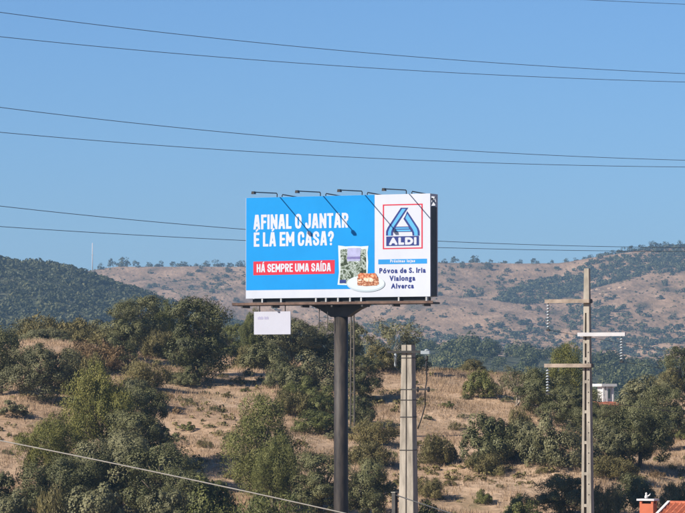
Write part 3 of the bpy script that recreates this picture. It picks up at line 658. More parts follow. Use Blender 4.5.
for k in range(9):
    xx = -W/2 + 0.3 + k*(W-0.6)/8
    m.box(xx-0.05, xx+0.05, FY+0.103, -FY-0.103, ztop-0.3, ztop-0.2); m.box(xx-0.05, xx+0.05, FY+0.103, -FY-0.103, zbot+0.15, zbot+0.25)
m.build('inner_frame', STEELD, bb)

def flat(name, poly, m, parent, k):          # printed area, poly in photo pixels
    pts = [(fx(a), fz(lev(a, b))) for a, b in poly]
    y = FY - 0.006*k
    return MB().add([(a, y, b) for a, b in pts], [tuple(range(len(pts)))]).build(name, m, parent)
def flatl(name, poly, m, parent, k):         # same, rows already levelled
    return flat(name, [(a, b - (a-246)*0.02) for a, b in poly], m, parent, k)
blue = flatl('blue_field', [(246,197.05),(374.6,197.05),(374.6,290.6),(246,290.6)], VINYL_B, fr, 1)

CAPH = {}
def outlines(ch):
    """outline loops of one character of the built-in font"""
    if ch in CAPH: return CAPH[ch]
    cu = bpy.data.curves.new('txt', 'FONT'); cu.body = ch; ob = bpy.data.objects.new('txt', cu); C.objects.link(ob)
    dg = bpy.context.evaluated_depsgraph_get(); c0 = ob.evaluated_get(dg).to_curve(dg); loops = []
    for sp in c0.splines:
        L = []
        if sp.type == 'BEZIER':
            B = list(sp.bezier_points); n = len(B)
            for i in range(n):
                p, q_ = B[i], B[(i+1) % n]; a_, b_, c_, d_ = p.co, p.handle_right, q_.handle_left, q_.co
                straight = abs((b_-a_).cross(d_-a_).z) + abs((c_-a_).cross(d_-a_).z) < 1e-5
                for t in ([0] if straight else [0, .2, .4, .6, .8]):
                    L.append(((1-t)**3*a_ + 3*t*(1-t)**2*b_ + 3*t*t*(1-t)*c_ + t**3*d_).xy)
        else: L = [Vector(p.co[:2]) for p in sp.points]
        loops.append(L)
    C.objects.unlink(ob); bpy.data.objects.remove(ob); CAPH[ch] = loops; return loops
ROUND = [(0,.25),(0,.75),(.12,.93),(.35,1),(.65,1),(.88,.93),(1,.75),(1,.25),(.88,.07),(.65,0),(.35,0),(.12,.07),(0,.25)]
STEM = [(0,-.4),(0,1.4)]; RSTEM = [(1,-.4),(1,1.4)]; TOPBAR = [(-.6,1),(1.6,1)]; LOWBAR = [(-.6,0),(1.6,0)]
BLOCK = {'A': [[(-.02,-.25),(.44,1.25)], [(1.02,-.25),(.56,1.25)], [(.2,.24),(.8,.24)]], 'F': [STEM, TOPBAR, [(0,.5),(.85,.5)]], 'I': [STEM],
 'N': [STEM, RSTEM, [(0,1.0),(1,0.0)]], 'L': [STEM, LOWBAR], 'O': [ROUND], 'J': [[(1,1.4),(1,.25),(.88,.07),(.6,0),(.35,0),(.1,.08),(0,.27)]], 'T': [TOPBAR, [(.5,1),(.5,-.4)]],
 'R': [STEM, [(-.6,1),(.6,1),(.9,.93),(1,.76),(.9,.56),(.6,.47),(0,.47)], [(.5,.47),(1.0,-.25)]], 'E': [STEM, TOPBAR, LOWBAR, [(0,.5),(.9,.5)]], 'M': [STEM, RSTEM, [(0,1.02),(.5,.3),(1,1.02)]],
 'C': [[(1,.70),(.97,.80),(.88,.93),(.65,1),(.35,1),(.12,.93),(0,.75),(0,.25),(.12,.07),(.35,0),(.65,0),(.88,.07),(.97,.2),(1,.30)]],
 'S': [[(1,.74),(.88,.93),(.6,1),(.4,1),(.12,.93),(0,.77),(.1,.62),(.5,.5),(.9,.38),(1,.23),(.88,.07),(.6,0),(.4,0),(.12,.07),(0,.26)]],
 '?': [[(0,.74),(.12,.93),(.4,1),(.6,1),(.88,.93),(1,.76),(.85,.57),(.5,.44),(.5,.30)], [(.5,0),(.5,.001)]], 'H': [STEM, RSTEM, [(0,.5),(1,.5)]],
 'P': [STEM, [(-.6,1),(.6,1),(.9,.92),(1,.73),(.9,.52),(.6,.43),(0,.43)]], 'U': [[(0,1.4),(0,.25),(.12,.07),(.35,0),(.65,0),(.88,.07),(1,.25),(1,1.4)]],
 'D': [STEM, [(-.6,1),(.55,1),(.88,.92),(1,.75),(1,.25),(.88,.08),(.55,0),(-.6,0)]]}
PLAIN = {'É': 'E', 'Á': 'A', 'Í': 'I'}
CONDENSED = {'I': 0.22, 'Í': 0.22, 'J': 0.86, 'M': 1.38, 'A': 1.14, 'Á': 1.14, 'L': 0.80, 'F': 0.82, 'E': 0.84, 'É': 0.84, 'T': 0.92, '?': 0.9, 'N': 1.08, ' ': 0.16}
def text(name, s, x0, x1, zb, cap, bold, m, parent, y, narrow=False, gap=0.13):
    """lettering fitted to x0..x1 with cap height cap, strokes fattened by bold (metres); narrow = letters of even width"""
    ch_h = max(p.y for L in outlines('H') for p in L); sy = (cap - 2*bold)/ch_h
    cells = []
    for ch in s:
        if ch == ' ': cells.append((ch, 0, 0.46 if narrow else 0.22)); continue
        P = [p for L in outlines(ch) for p in L]; mn, mx_ = min(p.x for p in P), max(p.x for p in P)
        cells.append((ch, mn, CONDENSED.get(ch, 1.0) if narrow else mx_ - mn))
    g = gap if narrow else 0.085; nb = sum(1 for c_ in s if c_ != ' ')
    tot = sum(c_[2] for c_ in cells) + g*(len(s)-1)
    u = (x1 - x0 - 2*bold*nb)/tot                     # metres for one unit of width
    V, Fc, x = [], [], x0
    for ch, mn, w in cells:
        if ch == ' ': x += (w + g)*u; continue
        if narrow:                                    # condensed capital drawn with strokes of one width
            st = 0.090*cap; lo, hi = x, x + w*u + 2*bold; bw = max(hi - lo - 2*st, 1e-4); base_ch = PLAIN.get(ch, ch)
            fit = lambda p: (lo + st + p[0]*bw, st + p[1]*(cap - 2*st))
            segs = [(fit(l_[i]), fit(l_[i+1])) for l_ in BLOCK[base_ch] for i in range(len(l_)-1)]
            loops_m = None; thr = st; top = cap*(1.30 if ch in PLAIN else 1.0)
            mid = (lo + hi)/2
            if ch in PLAIN: acc = ((mid - 0.02*cap, 1.10*cap), (mid + 0.09*cap, 1.22*cap))
        else:
            loops = outlines(ch); P = [p for L in loops for p in L]; nat = max(p.x for p in P) - mn; sx = w*u/nat
            loops_m = [[(x + bold + (p.x-mn)*sx, bold + p.y*sy) for p in L] for L in loops]
            segs = [(L[i-1], L[i]) for L in loops_m for i in range(len(L))]; lo, hi = x, x + w*u + 2*bold; top = max(q_[1] for L in loops_m for q_ in L) + bold; thr = bold
        bot = 0.0 if loops_m is None else min(q_[1] for L in loops_m for q_ in L) - bold
        cell = cap/(34 if narrow else 26); nx = int((hi-lo)/cell) + 4; ny = int((top-bot)/cell) + 4
        gx = lo - 1.5*cell + cell*np.arange(nx+1); gy = bot - 1.5*cell + cell*np.arange(ny+1)
        PX, PYY = np.meshgrid(gx, gy, indexing='ij'); pt = np.stack([PX.ravel(), PYY.ravel()], -1)
        dist = np.full(len(pt), 9.0); wind = np.zeros(len(pt))
        for p_, q_ in segs:
            p_, q_ = np.array(p_, float), np.array(q_, float); e = q_ - p_; l2_ = e @ e
            if l2_ < 1e-12: continue
            t_ = np.clip(((pt - p_) @ e)/l2_, 0, 1); dist = np.minimum(dist, np.linalg.norm(pt - p_ - t_[:, None]*e, axis=1))
            if loops_m is not None:
                up_ = (p_[1] <= pt[:, 1]) & (q_[1] > pt[:, 1]); dn_ = (p_[1] > pt[:, 1]) & (q_[1] <= pt[:, 1])
                side_ = e[0]*(pt[:, 1]-p_[1]) - e[1]*(pt[:, 0]-p_[0]); wind += (up_ & (side_ > 0)).astype(int) - (dn_ & (side_ < 0)).astype(int)
        val = thr - np.where(wind != 0, -dist, dist)
        if loops_m is None:
            val = np.minimum.reduce([val, pt[:, 0]-lo, hi-pt[:, 0], pt[:, 1], cap-pt[:, 1]])
            if ch in PLAIN:
                p_, q_ = np.array(acc[0]), np.array(acc[1]); e = q_ - p_; t_ = np.clip(((pt - p_) @ e)/(e @ e), 0, 1)
                val = np.maximum(val, 0.062*cap - np.linalg.norm(pt - p_ - t_[:, None]*e, axis=1))
        val = val.reshape(PX.shape); ids = {}
        def vid(key, px_, py_):
            if key not in ids: ids[key] = len(V); V.append((px_, y, zb + py_))
            return ids[key]
        for i in range(val.shape[0]-1):               # marching squares
            for j in range(val.shape[1]-1):
                cs_ = [(i, j), (i+1, j), (i+1, j+1), (i, j+1)]; vv = [val[k_] for k_ in cs_]
                if max(vv) <= 0: continue
                poly = []
                for k_ in range(4):
                    A_, B_ = cs_[k_], cs_[(k_+1) % 4]; va, vb = vv[k_], vv[(k_+1) % 4]
                    if va > 0: poly.append(vid(A_, gx[A_[0]], gy[A_[1]]))
                    if (va > 0) != (vb > 0):
                        t_ = va/(va-vb); poly.append(vid(tuple(sorted((A_, B_))), gx[A_[0]]*(1-t_)+gx[B_[0]]*t_, gy[A_[1]]*(1-t_)+gy[B_[1]]*t_))
                if len(poly) >= 3: Fc.append(tuple(poly))
        x += w*u + 2*bold + g*u
    me = bpy.data.meshes.new(name); me.from_pydata(V, [], Fc); me.update()
    return link(name, me, m, parent)
LY = lambda k: FY - 0.006*k
pxm = HB/102.0                              # metres per photo row on the board
def ptext(name, s, x0, x1, row_base, cap, bold, m, k=2, parent=None, narrow=False):
    return text(name, s, fx(x0), fx(x1), fz(lev(x0, row_base)), cap*pxm, bold, m, parent or fr, LY(k), narrow)
ptext('headline', 'AFINAL O JANTAR', 253.3, 348.8, 229.1, 14.9, 0.052, VINYL_W, narrow=True)
ptext('headline', 'É LÁ EM CASA?', 253.8, 334.4, 246.5, 14.4, 0.052, VINYL_W, narrow=True)
flat('red_box', [(253.4,261.5),(335.2,259.6),(335.0,273.3),(253.4,275.3)], VINYL_R, fr, 2)
ptext('slogan', 'HÁ SEMPRE UMA SAÍDA', 256.8, 331.5, 272.4, 8.4, 0.030, VINYL_W, 3, narrow=True)

# food bag, plate and lasagne printed on the sheet
def print_mat(name, scale, stops, dist=0.8):
    m = bpy.data.materials.new(name); m.use_nodes = True; n = m.node_tree.nodes; l = m.node_tree.links; p = n['Principled BSDF']
    p.inputs['Roughness'].default_value = 0.6; p.inputs['Specular IOR Level'].default_value = 0.15
    tc = n.new('ShaderNodeTexCoord'); z = n.new('ShaderNodeTexNoise'); z.inputs['Scale'].default_value = scale; z.inputs['Detail'].default_value = 7; z.inputs['Roughness'].default_value = 0.7; z.inputs['Distortion'].default_value = dist
    l.new(tc.outputs['Object'], z.inputs['Vector']); r = n.new('ShaderNodeValToRGB'); l.new(z.outputs['Fac'], r.inputs[0]); e = r.color_ramp.elements
    for i, (q, c) in enumerate(stops):
        k = e[0] if i == 0 else (e[-1] if i == len(stops)-1 else e.new(q)); k.position = q; k.color = c + (1,)
    l.new(r.outputs[0], p.inputs['Base Color']); return m
BAG = print_mat('bag_print', 2.6, [(0.38,(0.008,0.014,0.012)), (0.46,(0.035,0.055,0.028)), (0.50,(0.20,0.25,0.22)), (0.53,(0.34,0.40,0.42)), (0.56,(0.06,0.09,0.045)), (0.64,(0.010,0.018,0.016))])
CRUST = print_mat('crust_print', 7.0, [(0.34,(0.10,0.022,0.008)), (0.46,(0.30,0.085,0.035)), (0.54,(0.42,0.17,0.09)), (0.64,(0.50,0.34,0.22))], 0.4)
SAUCE = print_mat('sauce_print', 9.0, [(0.36,(0.05,0.014,0.008)), (0.47,(0.17,0.05,0.022)), (0.55,(0.33,0.14,0.07)), (0.62,(0.48,0.38,0.28))], 0.3)
CREAM = print_mat('cream_print', 8.0, [(0.38,(0.30,0.16,0.09)), (0.5,(0.50,0.40,0.30)), (0.65,(0.58,0.52,0.44))], 0.3)
PALE = mat('pale_plastic', (0.44,0.52,0.56,1), 0.4, 0.06, 2); LILAC = mat('lilac_print', (0.27,0.29,0.47,1), 0.5, 0.12, 3)
DLILAC = mat('violet_print', (0.13,0.12,0.30,1), 0.5, 0.2, 6); PLATE = mat('plate_print', (0.44,0.52,0.56,1), 0.4, 0.04, 1); PLATE2 = mat('plate_rim_print', (0.34,0.42,0.48,1), 0.4, 0.04, 1)
flat('bag_picture', [(338.6,245.0),(346,246.0),(354,245.6),(361,246.0),(368.6,245.4),(367.6,252),(368.3,262),(367.8,272),(368.2,284),(352,284.8),(338.0,284.4),(339.4,272),(339.0,258)], PALE, fr, 2)
flat('bag_leaves', [(341,249),(347.5,248.5),(349,257),(358.5,262),(361.5,249),(366.3,248.5),(366.5,283),(340,283),(341,268)], BAG, fr, 3)
flat('bag_label', [(348,247.6),(361,247.4),(360.5,260.5),(347.5,260.8)], LILAC, fr, 4)
flat('bag_strip', [(347.6,256.4),(360.6,256.0),(360.5,258.4),(347.5,258.8)], DLILAC, fr, 5)
flat('bag_strip', [(340.2,279.5),(346.5,279.3),(346.5,282.6),(340.0,282.8)], VINYL_N, fr, 4)
ell = lambda cx, cy, a, b, n=40: [(cx + a*math.cos(i*2*math.pi/n), cy + b*math.sin(i*2*math.pi/n)) for i in range(n)]
flat('plate_picture', ell(366, 283.2, 18.9, 8.2), PLATE2, fr, 5); flat('plate_centre', ell(366, 282.4, 18.3, 7.4), PLATE, fr, 6)
flat('lasagne_picture', [(357.8,277.5),(360,276.2),(378.5,276.6),(379.3,283.5),(377,284.9),(366,285.6),(357.9,284.8)], SAUCE, fr, 7)
flat('lasagne_picture', [(358.2,274.5),(361,272.4),(369,273.0),(375.5,272.5),(377.4,275.8),(376.8,278.0),(369,277.8),(359,278.0)], CRUST, fr, 8)
flat('lasagne_cream', [(364,277.6),(371,277.0),(374.5,279.0),(373,281.4),(367,281.0),(364.4,280.2)], CREAM, fr, 9)
flat('lasagne_cream', [(358.5,279.2),(362,278.8),(362.4,280.0),(359,280.6)], CREAM, fr, 9)

# logo
q = lambda a, b: (370 + a/7.89, 185 + b/7.89)
def frame_flat(name, x0, x1, y0, y1, w, m, k):
    P = [(x0,y0),(x1,y0),(x1,y1),(x0,y1)]; I = [(x0+w,y0+w*0.95),(x1-w,y0+w*0.95),(x1-w,y1-w*0.95),(x0+w,y1-w*0.95)]
    v = [(fx(a), LY(k), fz(b)) for a, b in P + I]
    return MB().add(v, [(0,1,5,4),(1,2,6,5),(2,3,7,6),(3,0,4,7)]).build(name, m, fr)
frame_flat('logo_border', 382.7, 421.8, 206.9, 251.5, 1.25, VINYL_R, 1)
flat('logo_band', [q(*p) for p in [(125,396),(126,362),(138,332),(240,177),(298,177),(188,348),(180,370),(180,396)]], VINYL_N, fr, 1)
flat('logo_band', [q(*p) for p in [(141,396),(142,366),(153,338),(250,186),(279,186),(173,344),(165,368),(165,396)]], VINYL_L, fr, 2)
flat('logo_band', [q(*p) for p in [(289,203),(312,237),(376,335),(385,362),(386,396),(330,396),(328,374),(318,352),(260,264),(275,240)]], VINYL_N, fr, 1)
flat('logo_band', [q(*p) for p in [(290,224),(363,340),(370,364),(371,396),(345,396),(343,370),(332,346),(276,259)]], VINYL_L, fr, 2)
flat('logo_bar', [q(*p) for p in [(196,326),(300,324),(326,366),(190,368)]], VINYL_N, fr, 1)
flat('logo_bar', [q(*p) for p in [(202,333),(300,331),(306,341),(200,343)]], VINYL_L, fr, 3)
flat('logo_bar', [q(*p) for p in [(198,350),(311,348),(319,361),(196,363)]], VINYL_L, fr, 3)
flatl('logo_name_field', [(386.1,238.9),(418.2,238.9),(418.2,248.4),(386.1,248.4)], VINYL_N, fr, 1)
ptext('logo_name', 'ALDI', 388.9, 415.8, 244.55, 7.4, 0.045, VINYL_W, 2)
flat('shop_strip', [(378.2,259.0),(426.0,258.0),(426.0,262.8),(378.2,263.8)], VINYL_S, fr, 1)
ptext('shop_strip_text', 'Próximas', 390, 404.6, 262.0, 2.9, 0.010, VINYL_W, 2); ptext('shop_strip_text', 'lojas', 406.4, 414.4, 261.7, 2.9, 0.010, VINYL_W, 2)
ptext('shop_name', 'Póvoa de S. Iria', 379.2, 424.8, 272.9, 5.4, 0.020, VINYL_N, 1)
ptext('shop_name', 'Vialonga', 389.2, 414.6, 280.4, 5.4, 0.020, VINYL_N, 1)
ptext('shop_name', 'Alverca', 390.8, 413.2, 288.0, 5.2, 0.020, VINYL_N, 1)

# catwalk, beam, head and pole
zp = Z(303.6, BD) - bz
cw = MB().box(-6.2, 6.2, -1.25, -0.32, zp-0.10, zp).build('catwalk', STEELD, bb)
MB().box(-6.2, 6.2, -1.30, -1.253, zp-0.07, zp+0.07).build('edge_beam', STEELR, cw)
m = MB().box(-5.4, 5.4, -0.28, 0.28, zp-0.02, zbot-0.02).build('main_beam', STEELD, bb)
for pxx in (262, 281, 316, 326, 338, 350, 361, 398, 425):
    MB().box(fx(pxx)-0.045, fx(pxx)+0.045, -0.50, -0.30, zp+0.003, zbot-0.003).build('upright', STEELG, bb)
for k in range(7):
    xx = -5.6 + k*11.2/6
    MB().box(xx-0.05, xx+0.05, -1.24, -0.3, zp-0.22, zp-0.103).build('bracket', STEELD, cw)
zh = Z(317, BD) - bz
MB().prism([(-1.75, zp-0.104), (-1.15, zp-0.35), (-0.5, zh), (0.5, zh), (1.15, zp-0.35), (1.75, zp-0.104), (1.75, zp+0.0), (-1.75, zp+0.0)], -0.29, 0.29).build('pole_head', STEELD, bb)
pole = MB().lathe([(0.41, -0.6), (0.41, 1.5), (0.40, 4.5), (0.395, zh+0.02)], n=28).build('pole', POLEM, bb, True)
MB().lathe([(0.75, -0.1), (0.75, 0.06), (0.72, 0.08)], n=20).build('base_plate', STEELD, pole)
def ladder(name, x, y, z0, z1, w, parent):
    m = MB(); m.box(x-w/2-0.018, x-w/2+0.018, y-0.018, y+0.018, z0, z1); m.box(x+w/2-0.018, x+w/2+0.018, y-0.018, y+0.018, z0, z1)
    o = m.build(name, STEELD, parent); z = z0 + 0.2
    while z < z1 - 0.1:
        MB().box(x-w/2+0.019, x+w/2-0.019, y-0.010, y+0.010, z-0.011, z+0.011).build('rung', STEELD, o); z += 0.38
    return o
ladder('ladder', (323.5-341)/S/math.cos(BANG)+0.35, -0.75, Z(328, BD)-bz, zp-0.103, 0.52, bb)

# flood lamps on long arms: four for each face
def lamp(x, sgn):
    y0 = sgn*(T/2 - 0.04); L = 3.0; up_ = 0.22 if sgn < 0 else 0.20
    a = MB().tube([(x, y0, ztop-0.03), (x, y0, ztop+up_-0.05), (x, y0 + sgn*0.07, ztop+up_), (x, y0 + sgn*L, ztop+up_-0.08)], 0.030, 8).build('lamp_arm', LAMPM, bb)
    ye = y0 + sgn*L; z = ztop + up_ - 0.08
    h = MB().prism([(-0.07, 0.04), (0.07, 0.04), (0.095, -0.11), (-0.095, -0.11)], -0.12, 0.12)
    h.v = [(x + a_, ye + b_, z + c_) for a_, b_, c_ in h.v]; h.build('lamp_head', LAMPM, a)
    MB().box(x-0.08, x+0.08, ye-0.10, ye+0.10, z-0.118, z-0.112).build('lamp_glass', GLASSM, a)
for pxx in (277, 320.5, 362, 405.5): lamp(fx(pxx), -1)
for pxx in (274.5, 318.5, 360, 404): lamp(fx(pxx), 1)

# small white sign hanging from the catwalk
def bpoint(x, y, z):
    c, s = math.cos(-BANG), math.sin(-BANG); return (bx + c*x - s*y, BD + s*x + c*y, bz + z)
sx0 = (254-341)/S/math.cos(BANG) + 0.35; sx1 = sx0 + 37/S/math.cos(BANG); sz1 = Z(311.2, BD)-bz; sz0 = Z(334.2, BD)-bz
SIGNW = mat('white_sign_paint', (0.37,0.39,0.47,1), 0.5, 0.03, 1.2)
FAINT = mat('faded_violet_print', (0.28,0.28,0.42,1), 0.5, 0.1, 8)
sg = empty('hanging_sign', bpoint((sx0+sx1)/2, -0.8, sz0), -BANG)
tag(sg, 'small blank-looking white sign hanging under the left of the billboard', 'sign')
w2 = (sx1-sx0)/2; hh = sz1 - sz0
MB().box(-w2, w2, -0.03, 0.03, 0, hh).build('panel', SIGNW, sg)
for s_ in (-1, 1): MB().box(s_*w2*0.7-0.02, s_*w2*0.7+0.02, -0.02, 0.02, hh, zp-0.1-sz0).build('hanger', STEELD, sg)
m = MB(); fx0 = -w2 + 0.24
for i, (a_, b_) in enumerate([(0,.06),(.08,.13),(.15,.2),(.22,.28),(.30,.34),(.42,.48),(.50,.55),(.57,.63),(.65,.68)]):
    m.add([(fx0+a_, -0.036, hh-0.44), (fx0+b_, -0.036, hh-0.44), (fx0+b_, -0.036, hh-0.44+0.13+0.03*(i % 2)), (fx0+a_, -0.036, hh-0.44+0.13+0.03*(i % 2))], [(0,1,2,3)])
m.build('faded_lettering', FAINT, sg)

# ------------------------------------------------------------------ power poles
CONC = mat('pole_concrete', (0.29,0.265,0.225,1), 0.9, 0.34, 1.8, 0.35, stretch=(3,3,0.6))
CONCW = mat('whitewashed_concrete', (0.46,0.46,0.48,1), 0.8, 0.1, 3, 0.1)
CONCT = mat('tan_concrete', (0.27,0.222,0.182,1), 0.85, 0.3, 3, 0.15)
PORC = mat('insulator_porcelain', (0.25,0.29,0.32,1), 0.25, 0.05, 3, spec=0.5)
WIREM = mat('conductor', (0.045,0.05,0.06,1), 0.5, 0.1, 2)
CABLE = mat('pale_cable', (0.38,0.36,0.32,1), 0.6, 0.1, 2)

# big tapering concrete pole with a groove
D1 = 120.0; x1 = X(408.4, D1); g1 = float(H(x1, D1)); a1 = math.radians(20)
cp = empty('concrete_pole', (x1, D1, g1), -a1)
tag(cp, 'stout tapering concrete power pole right of the billboard', 'power pole')
h1 = Z(345, D1) - g1; vis = Z(513, D1) - g1
wt, wb_vis = 10.2/F*D1/math.cos(a1), 14.8/F*D1/math.cos(a1); dt_, db_vis = 4.0/F*D1/math.sin(a1), 5.0/F*D1/math.sin(a1)
k = (wb_vis-wt)/(h1-vis); kd = (db_vis-dt_)/(h1-vis)
def cw_at(z): return wt + k*(h1-z), dt_ + kd*(h1-z)
z_ = -0.8; (wA, dA), (wB, dB) = cw_at(z_), cw_at(h1)
m = MB(); rings = []
def ring(w, d, z, g=0.022):          # section with a groove in the front and back
    a, b = w/2, d/2; c = 0.014
    return [(-a+c,-b,z),(-g,-b,z),(-g*0.6,-b+0.04,z),(g*0.6,-b+0.04,z),(g,-b,z),(a-c,-b,z),(a,-b+c,z),(a,b-c,z),(a-c,b,z),(g,b,z),(g*0.6,b-0.04,z),(-g*0.6,b-0.04,z),(-g,b,z),(-a+c,b,z),(-a,b-c,z),(-a,-b+c,z)]
vs = ring(wA, dA, z_) + ring(wB, dB, h1); nr = 16
m.add(vs, [(i, (i+1) % nr, (i+1) % nr+nr, i+nr) for i in range(nr)] + [tuple(range(nr, 2*nr)), tuple(reversed(range(nr)))]).build('shaft', CONC, cp)
def zrow(py): return Z(py, D1) - g1
for py in (358, 389.5, 400, 417, 450):
    w_, d_ = cw_at(zrow(py)); m = MB(); e = 0.012; z0, z1 = zrow(py)-0.012, zrow(py)+0.012
    m.box(-w_/2-e, w_/2+e, -d_/2-e, -d_/2-0.002, z0, z1); m.box(-w_/2-e, w_/2+e, d_/2+0.002, d_/2+e, z0, z1)
    m.box(-w_/2-e, -w_/2-0.002, -d_/2-0.002, d_/2+0.002, z0, z1); m.box(w_/2+0.002, w_/2+e, -d_/2-0.002, d_/2+0.002, z0, z1)
    m.build('strap', STEELD, cp)
lx = lambda px: (px-408.4)/F*D1/math.cos(a1)
w_, d_ = cw_at(zrow(352)); yb = -d_/2-0.05
arm = MB().box(lx(390), lx(431), yb-0.035, yb+0.035, zrow(352)-0.035, zrow(352)+0.035).build('crossarm', STEELD, cp)
MB().lathe([(0.03,-0.02),(0.075,0.0),(0.07,0.03),(0.03,0.05)], (lx(429), yb, zrow(351)), 12).build('insulator', PORC, cp, True)
MB().box(lx(423.5), lx(432), yb-0.06, yb+0.06, zrow(354.3), zrow(351.0)).build('insulator_bracket', PORC, cp)
MB().lathe([(0.035,-0.14),(0.06,-0.10),(0.03,-0.07),(0.06,-0.03),(0.03,0.0)], (lx(429), yb, zrow(356)), 10).build('surge_arrester', STEELD, cp, True)
MB().lathe([(0.02,-0.42),(0.045,-0.36),(0.03,-0.24),(0.05,-0.12),(0.055,-0.04),(0.03,0.0)], (lx(398), yb, zrow(353.5)), 10).build('insulator', PORC, cp, True)
MB().tube([(lx(396.3), yb, zrow(353)), (lx(398), yb-0.1, zrow(357)), (lx(399), yb, zrow(368)), (lx(402), yb, zrow(372))], 0.012, 6).build('jumper_wire', STEELD, cp)
MB().box(lx(414), lx(432), yb-0.03, yb+0.03, zrow(390.4), zrow(388.4)).build('lower_bracket', STEELD, cp)
for p in (420, 430.5): MB().lathe([(0.03,-0.10),(0.05,-0.02),(0.04,0.06)], (lx(p), yb, zrow(388.8)), 8).build('bracket_clamp', STEELD, cp)
MB().tube([(lx(429), yb, zrow(357)), (lx(428.6), yb, zrow(365)), (lx(428), yb*0.6, zrow(380)), (lx(427.4), yb, zrow(391)), (lx(425), 0, zrow(405)), (lx(421.5), 0, zrow(418)), (lx(417.8), -0.02, zrow(429))], 0.02, 6).build('down_cable', STEELD, cp)
MB().lathe([(0.025,-0.1),(0.035,0.0),(0.025,0.08)], (lx(428.5), yb, zrow(365)), 8).build('cable_clamp', STEELD, cp)

# ladder-like (Vierendeel) concrete pole
D2 = 130.0; x2 = X(587.2, D2); g2 = float(H(x2, D2)); a2 = math.radians(20)
vp = empty('ladder_pole', (x2, D2, g2), -a2)
tag(vp, 'tall ladder-like concrete power pole with three crossarms at right', 'power pole')
h2 = Z(268.5, D2) - g2; r2_ = lambda py: Z(py, D2) - g2; l2 = lambda px: (px-587.2)/F*D2/math.cos(a2)
def vw(z):
    py = HZ - (z + g2 - EYE)/D2*F
    w = np.interp(py, [268, 513, 900], [4.6, 9.8, 18.0])/F*D2/math.cos(a2); d = np.interp(py, [268, 513, 900], [1.9, 3.6, 6.3])/F*D2/math.sin(a2)
    return float(w), float(d)
zs = r2_(313)                                     # solid top, open below
(w0, d0), (w1, d1), (wb_, db_) = vw(h2), vw(zs), vw(-0.8)
MB().frustum(w1, d1, zs, w0, d0, h2).build('solid_top', CONC, vp)
for s_ in (-1, 1):
    fr_ = 0.27 if s_ < 0 else 0.46
    def rail(w, d): 
        a, b = (-w/2, -w/2 + fr_*w) if s_ < 0 else (w/2 - fr_*w, w/2); return a, b, -d/2, d/2
    A, B = rail(wb_, db_), rail(w1, d1)
    MB().add([(A[0],A[2],-0.8),(A[1],A[2],-0.8),(A[1],A[3],-0.8),(A[0],A[3],-0.8),(B[0],B[2],zs-0.002),(B[1],B[2],zs-0.002),(B[1],B[3],zs-0.002),(B[0],B[3],zs-0.002)],
             [(0,3,2,1),(4,5,6,7),(0,1,5,4),(1,2,6,5),(2,3,7,6),(3,0,4,7)]).build('rail', CONC, vp)
py = 342.0; rows = []
while py < 800:
    rows.append(py); py += np.interp(py, [342, 380, 520], [17, 30, 32.5])
for py in rows:
    z = r2_(py); w, d = vw(z); MB().box(-w/2 + 0.27*w + 0.001, w/2 - 0.46*w - 0.001, -d/2+0.004, d/2-0.004, z-0.05, z+0.05).build('rung', CONC, vp)
    for q_ in (0.33, 0.66):
        zz = z - q_*1.05; w, d = vw(zz); MB().box(w/2-0.27*w, w/2-0.27*w+0.035, -d/2-0.006, -d/2-0.001, zz-0.018, zz+0.018).build('bolt_hole', STEELD, vp)
def xarm(p0, p1, py, m, n='crossarm'):
    z = r2_(py); w, d = vw(z); y = -d/2 - 0.075
    o = MB().box(l2(p0), l2(p1), y-0.07, y+0.07, z-0.062, z+0.062).build(n, m, vp)
    b = MB(); b.box(-w/2-0.05, w/2+0.05, d/2+0.002, d/2+0.05, z-0.05, z+0.05); b.box(w/2+0.004, w/2+0.05, -d/2-0.004, d/2, z-0.07, z+0.07); b.build('clamp', STEELD, o)
    return o, y
INS = []
def string(px, py0, py1, y):
    z0, z1 = r2_(py0), r2_(py1); n = 8; prof = []; L = z0 - z1
    m = MB(); st = MB().tube([(l2(px), y, z0+0.05), (l2(px), y, z1)], 0.012, 6).build('insulator_rod', STEELD, vp)
    for i in range(n):
        zz = z0 - (i+0.6)*L/(n+0.3); s_ = L/n
        MB().lathe([(0.02, s_*0.42), (0.03, s_*0.28), (0.066, 0.0), (0.06, -s_*0.10), (0.03, -s_*0.2)], (l2(px), y, zz), 12).build('insulator_disc', PORC, st, True)
    MB().box(l2(px)-0.05, l2(px)+0.05, y-0.06, y+0.06, z1-0.06, z1).build('clamp', STEELD, st)
    c, s = math.cos(-a2), math.sin(-a2); INS.append(Vector((x2 + c*l2(px) - s*y, D2 + s*l2(px) + c*y, g2 + z1 - 0.03)))
o, y = xarm(547.6, 591, 301.2, CONCT); string(550.5, 304, 329, y)
o, y = xarm(579.8, 626, 334.6, CONCW); string(622.2, 338, 361, y)
o, y = xarm(547.2, 593, 365.6, CONCT); string(550.0, 369, 393, y)

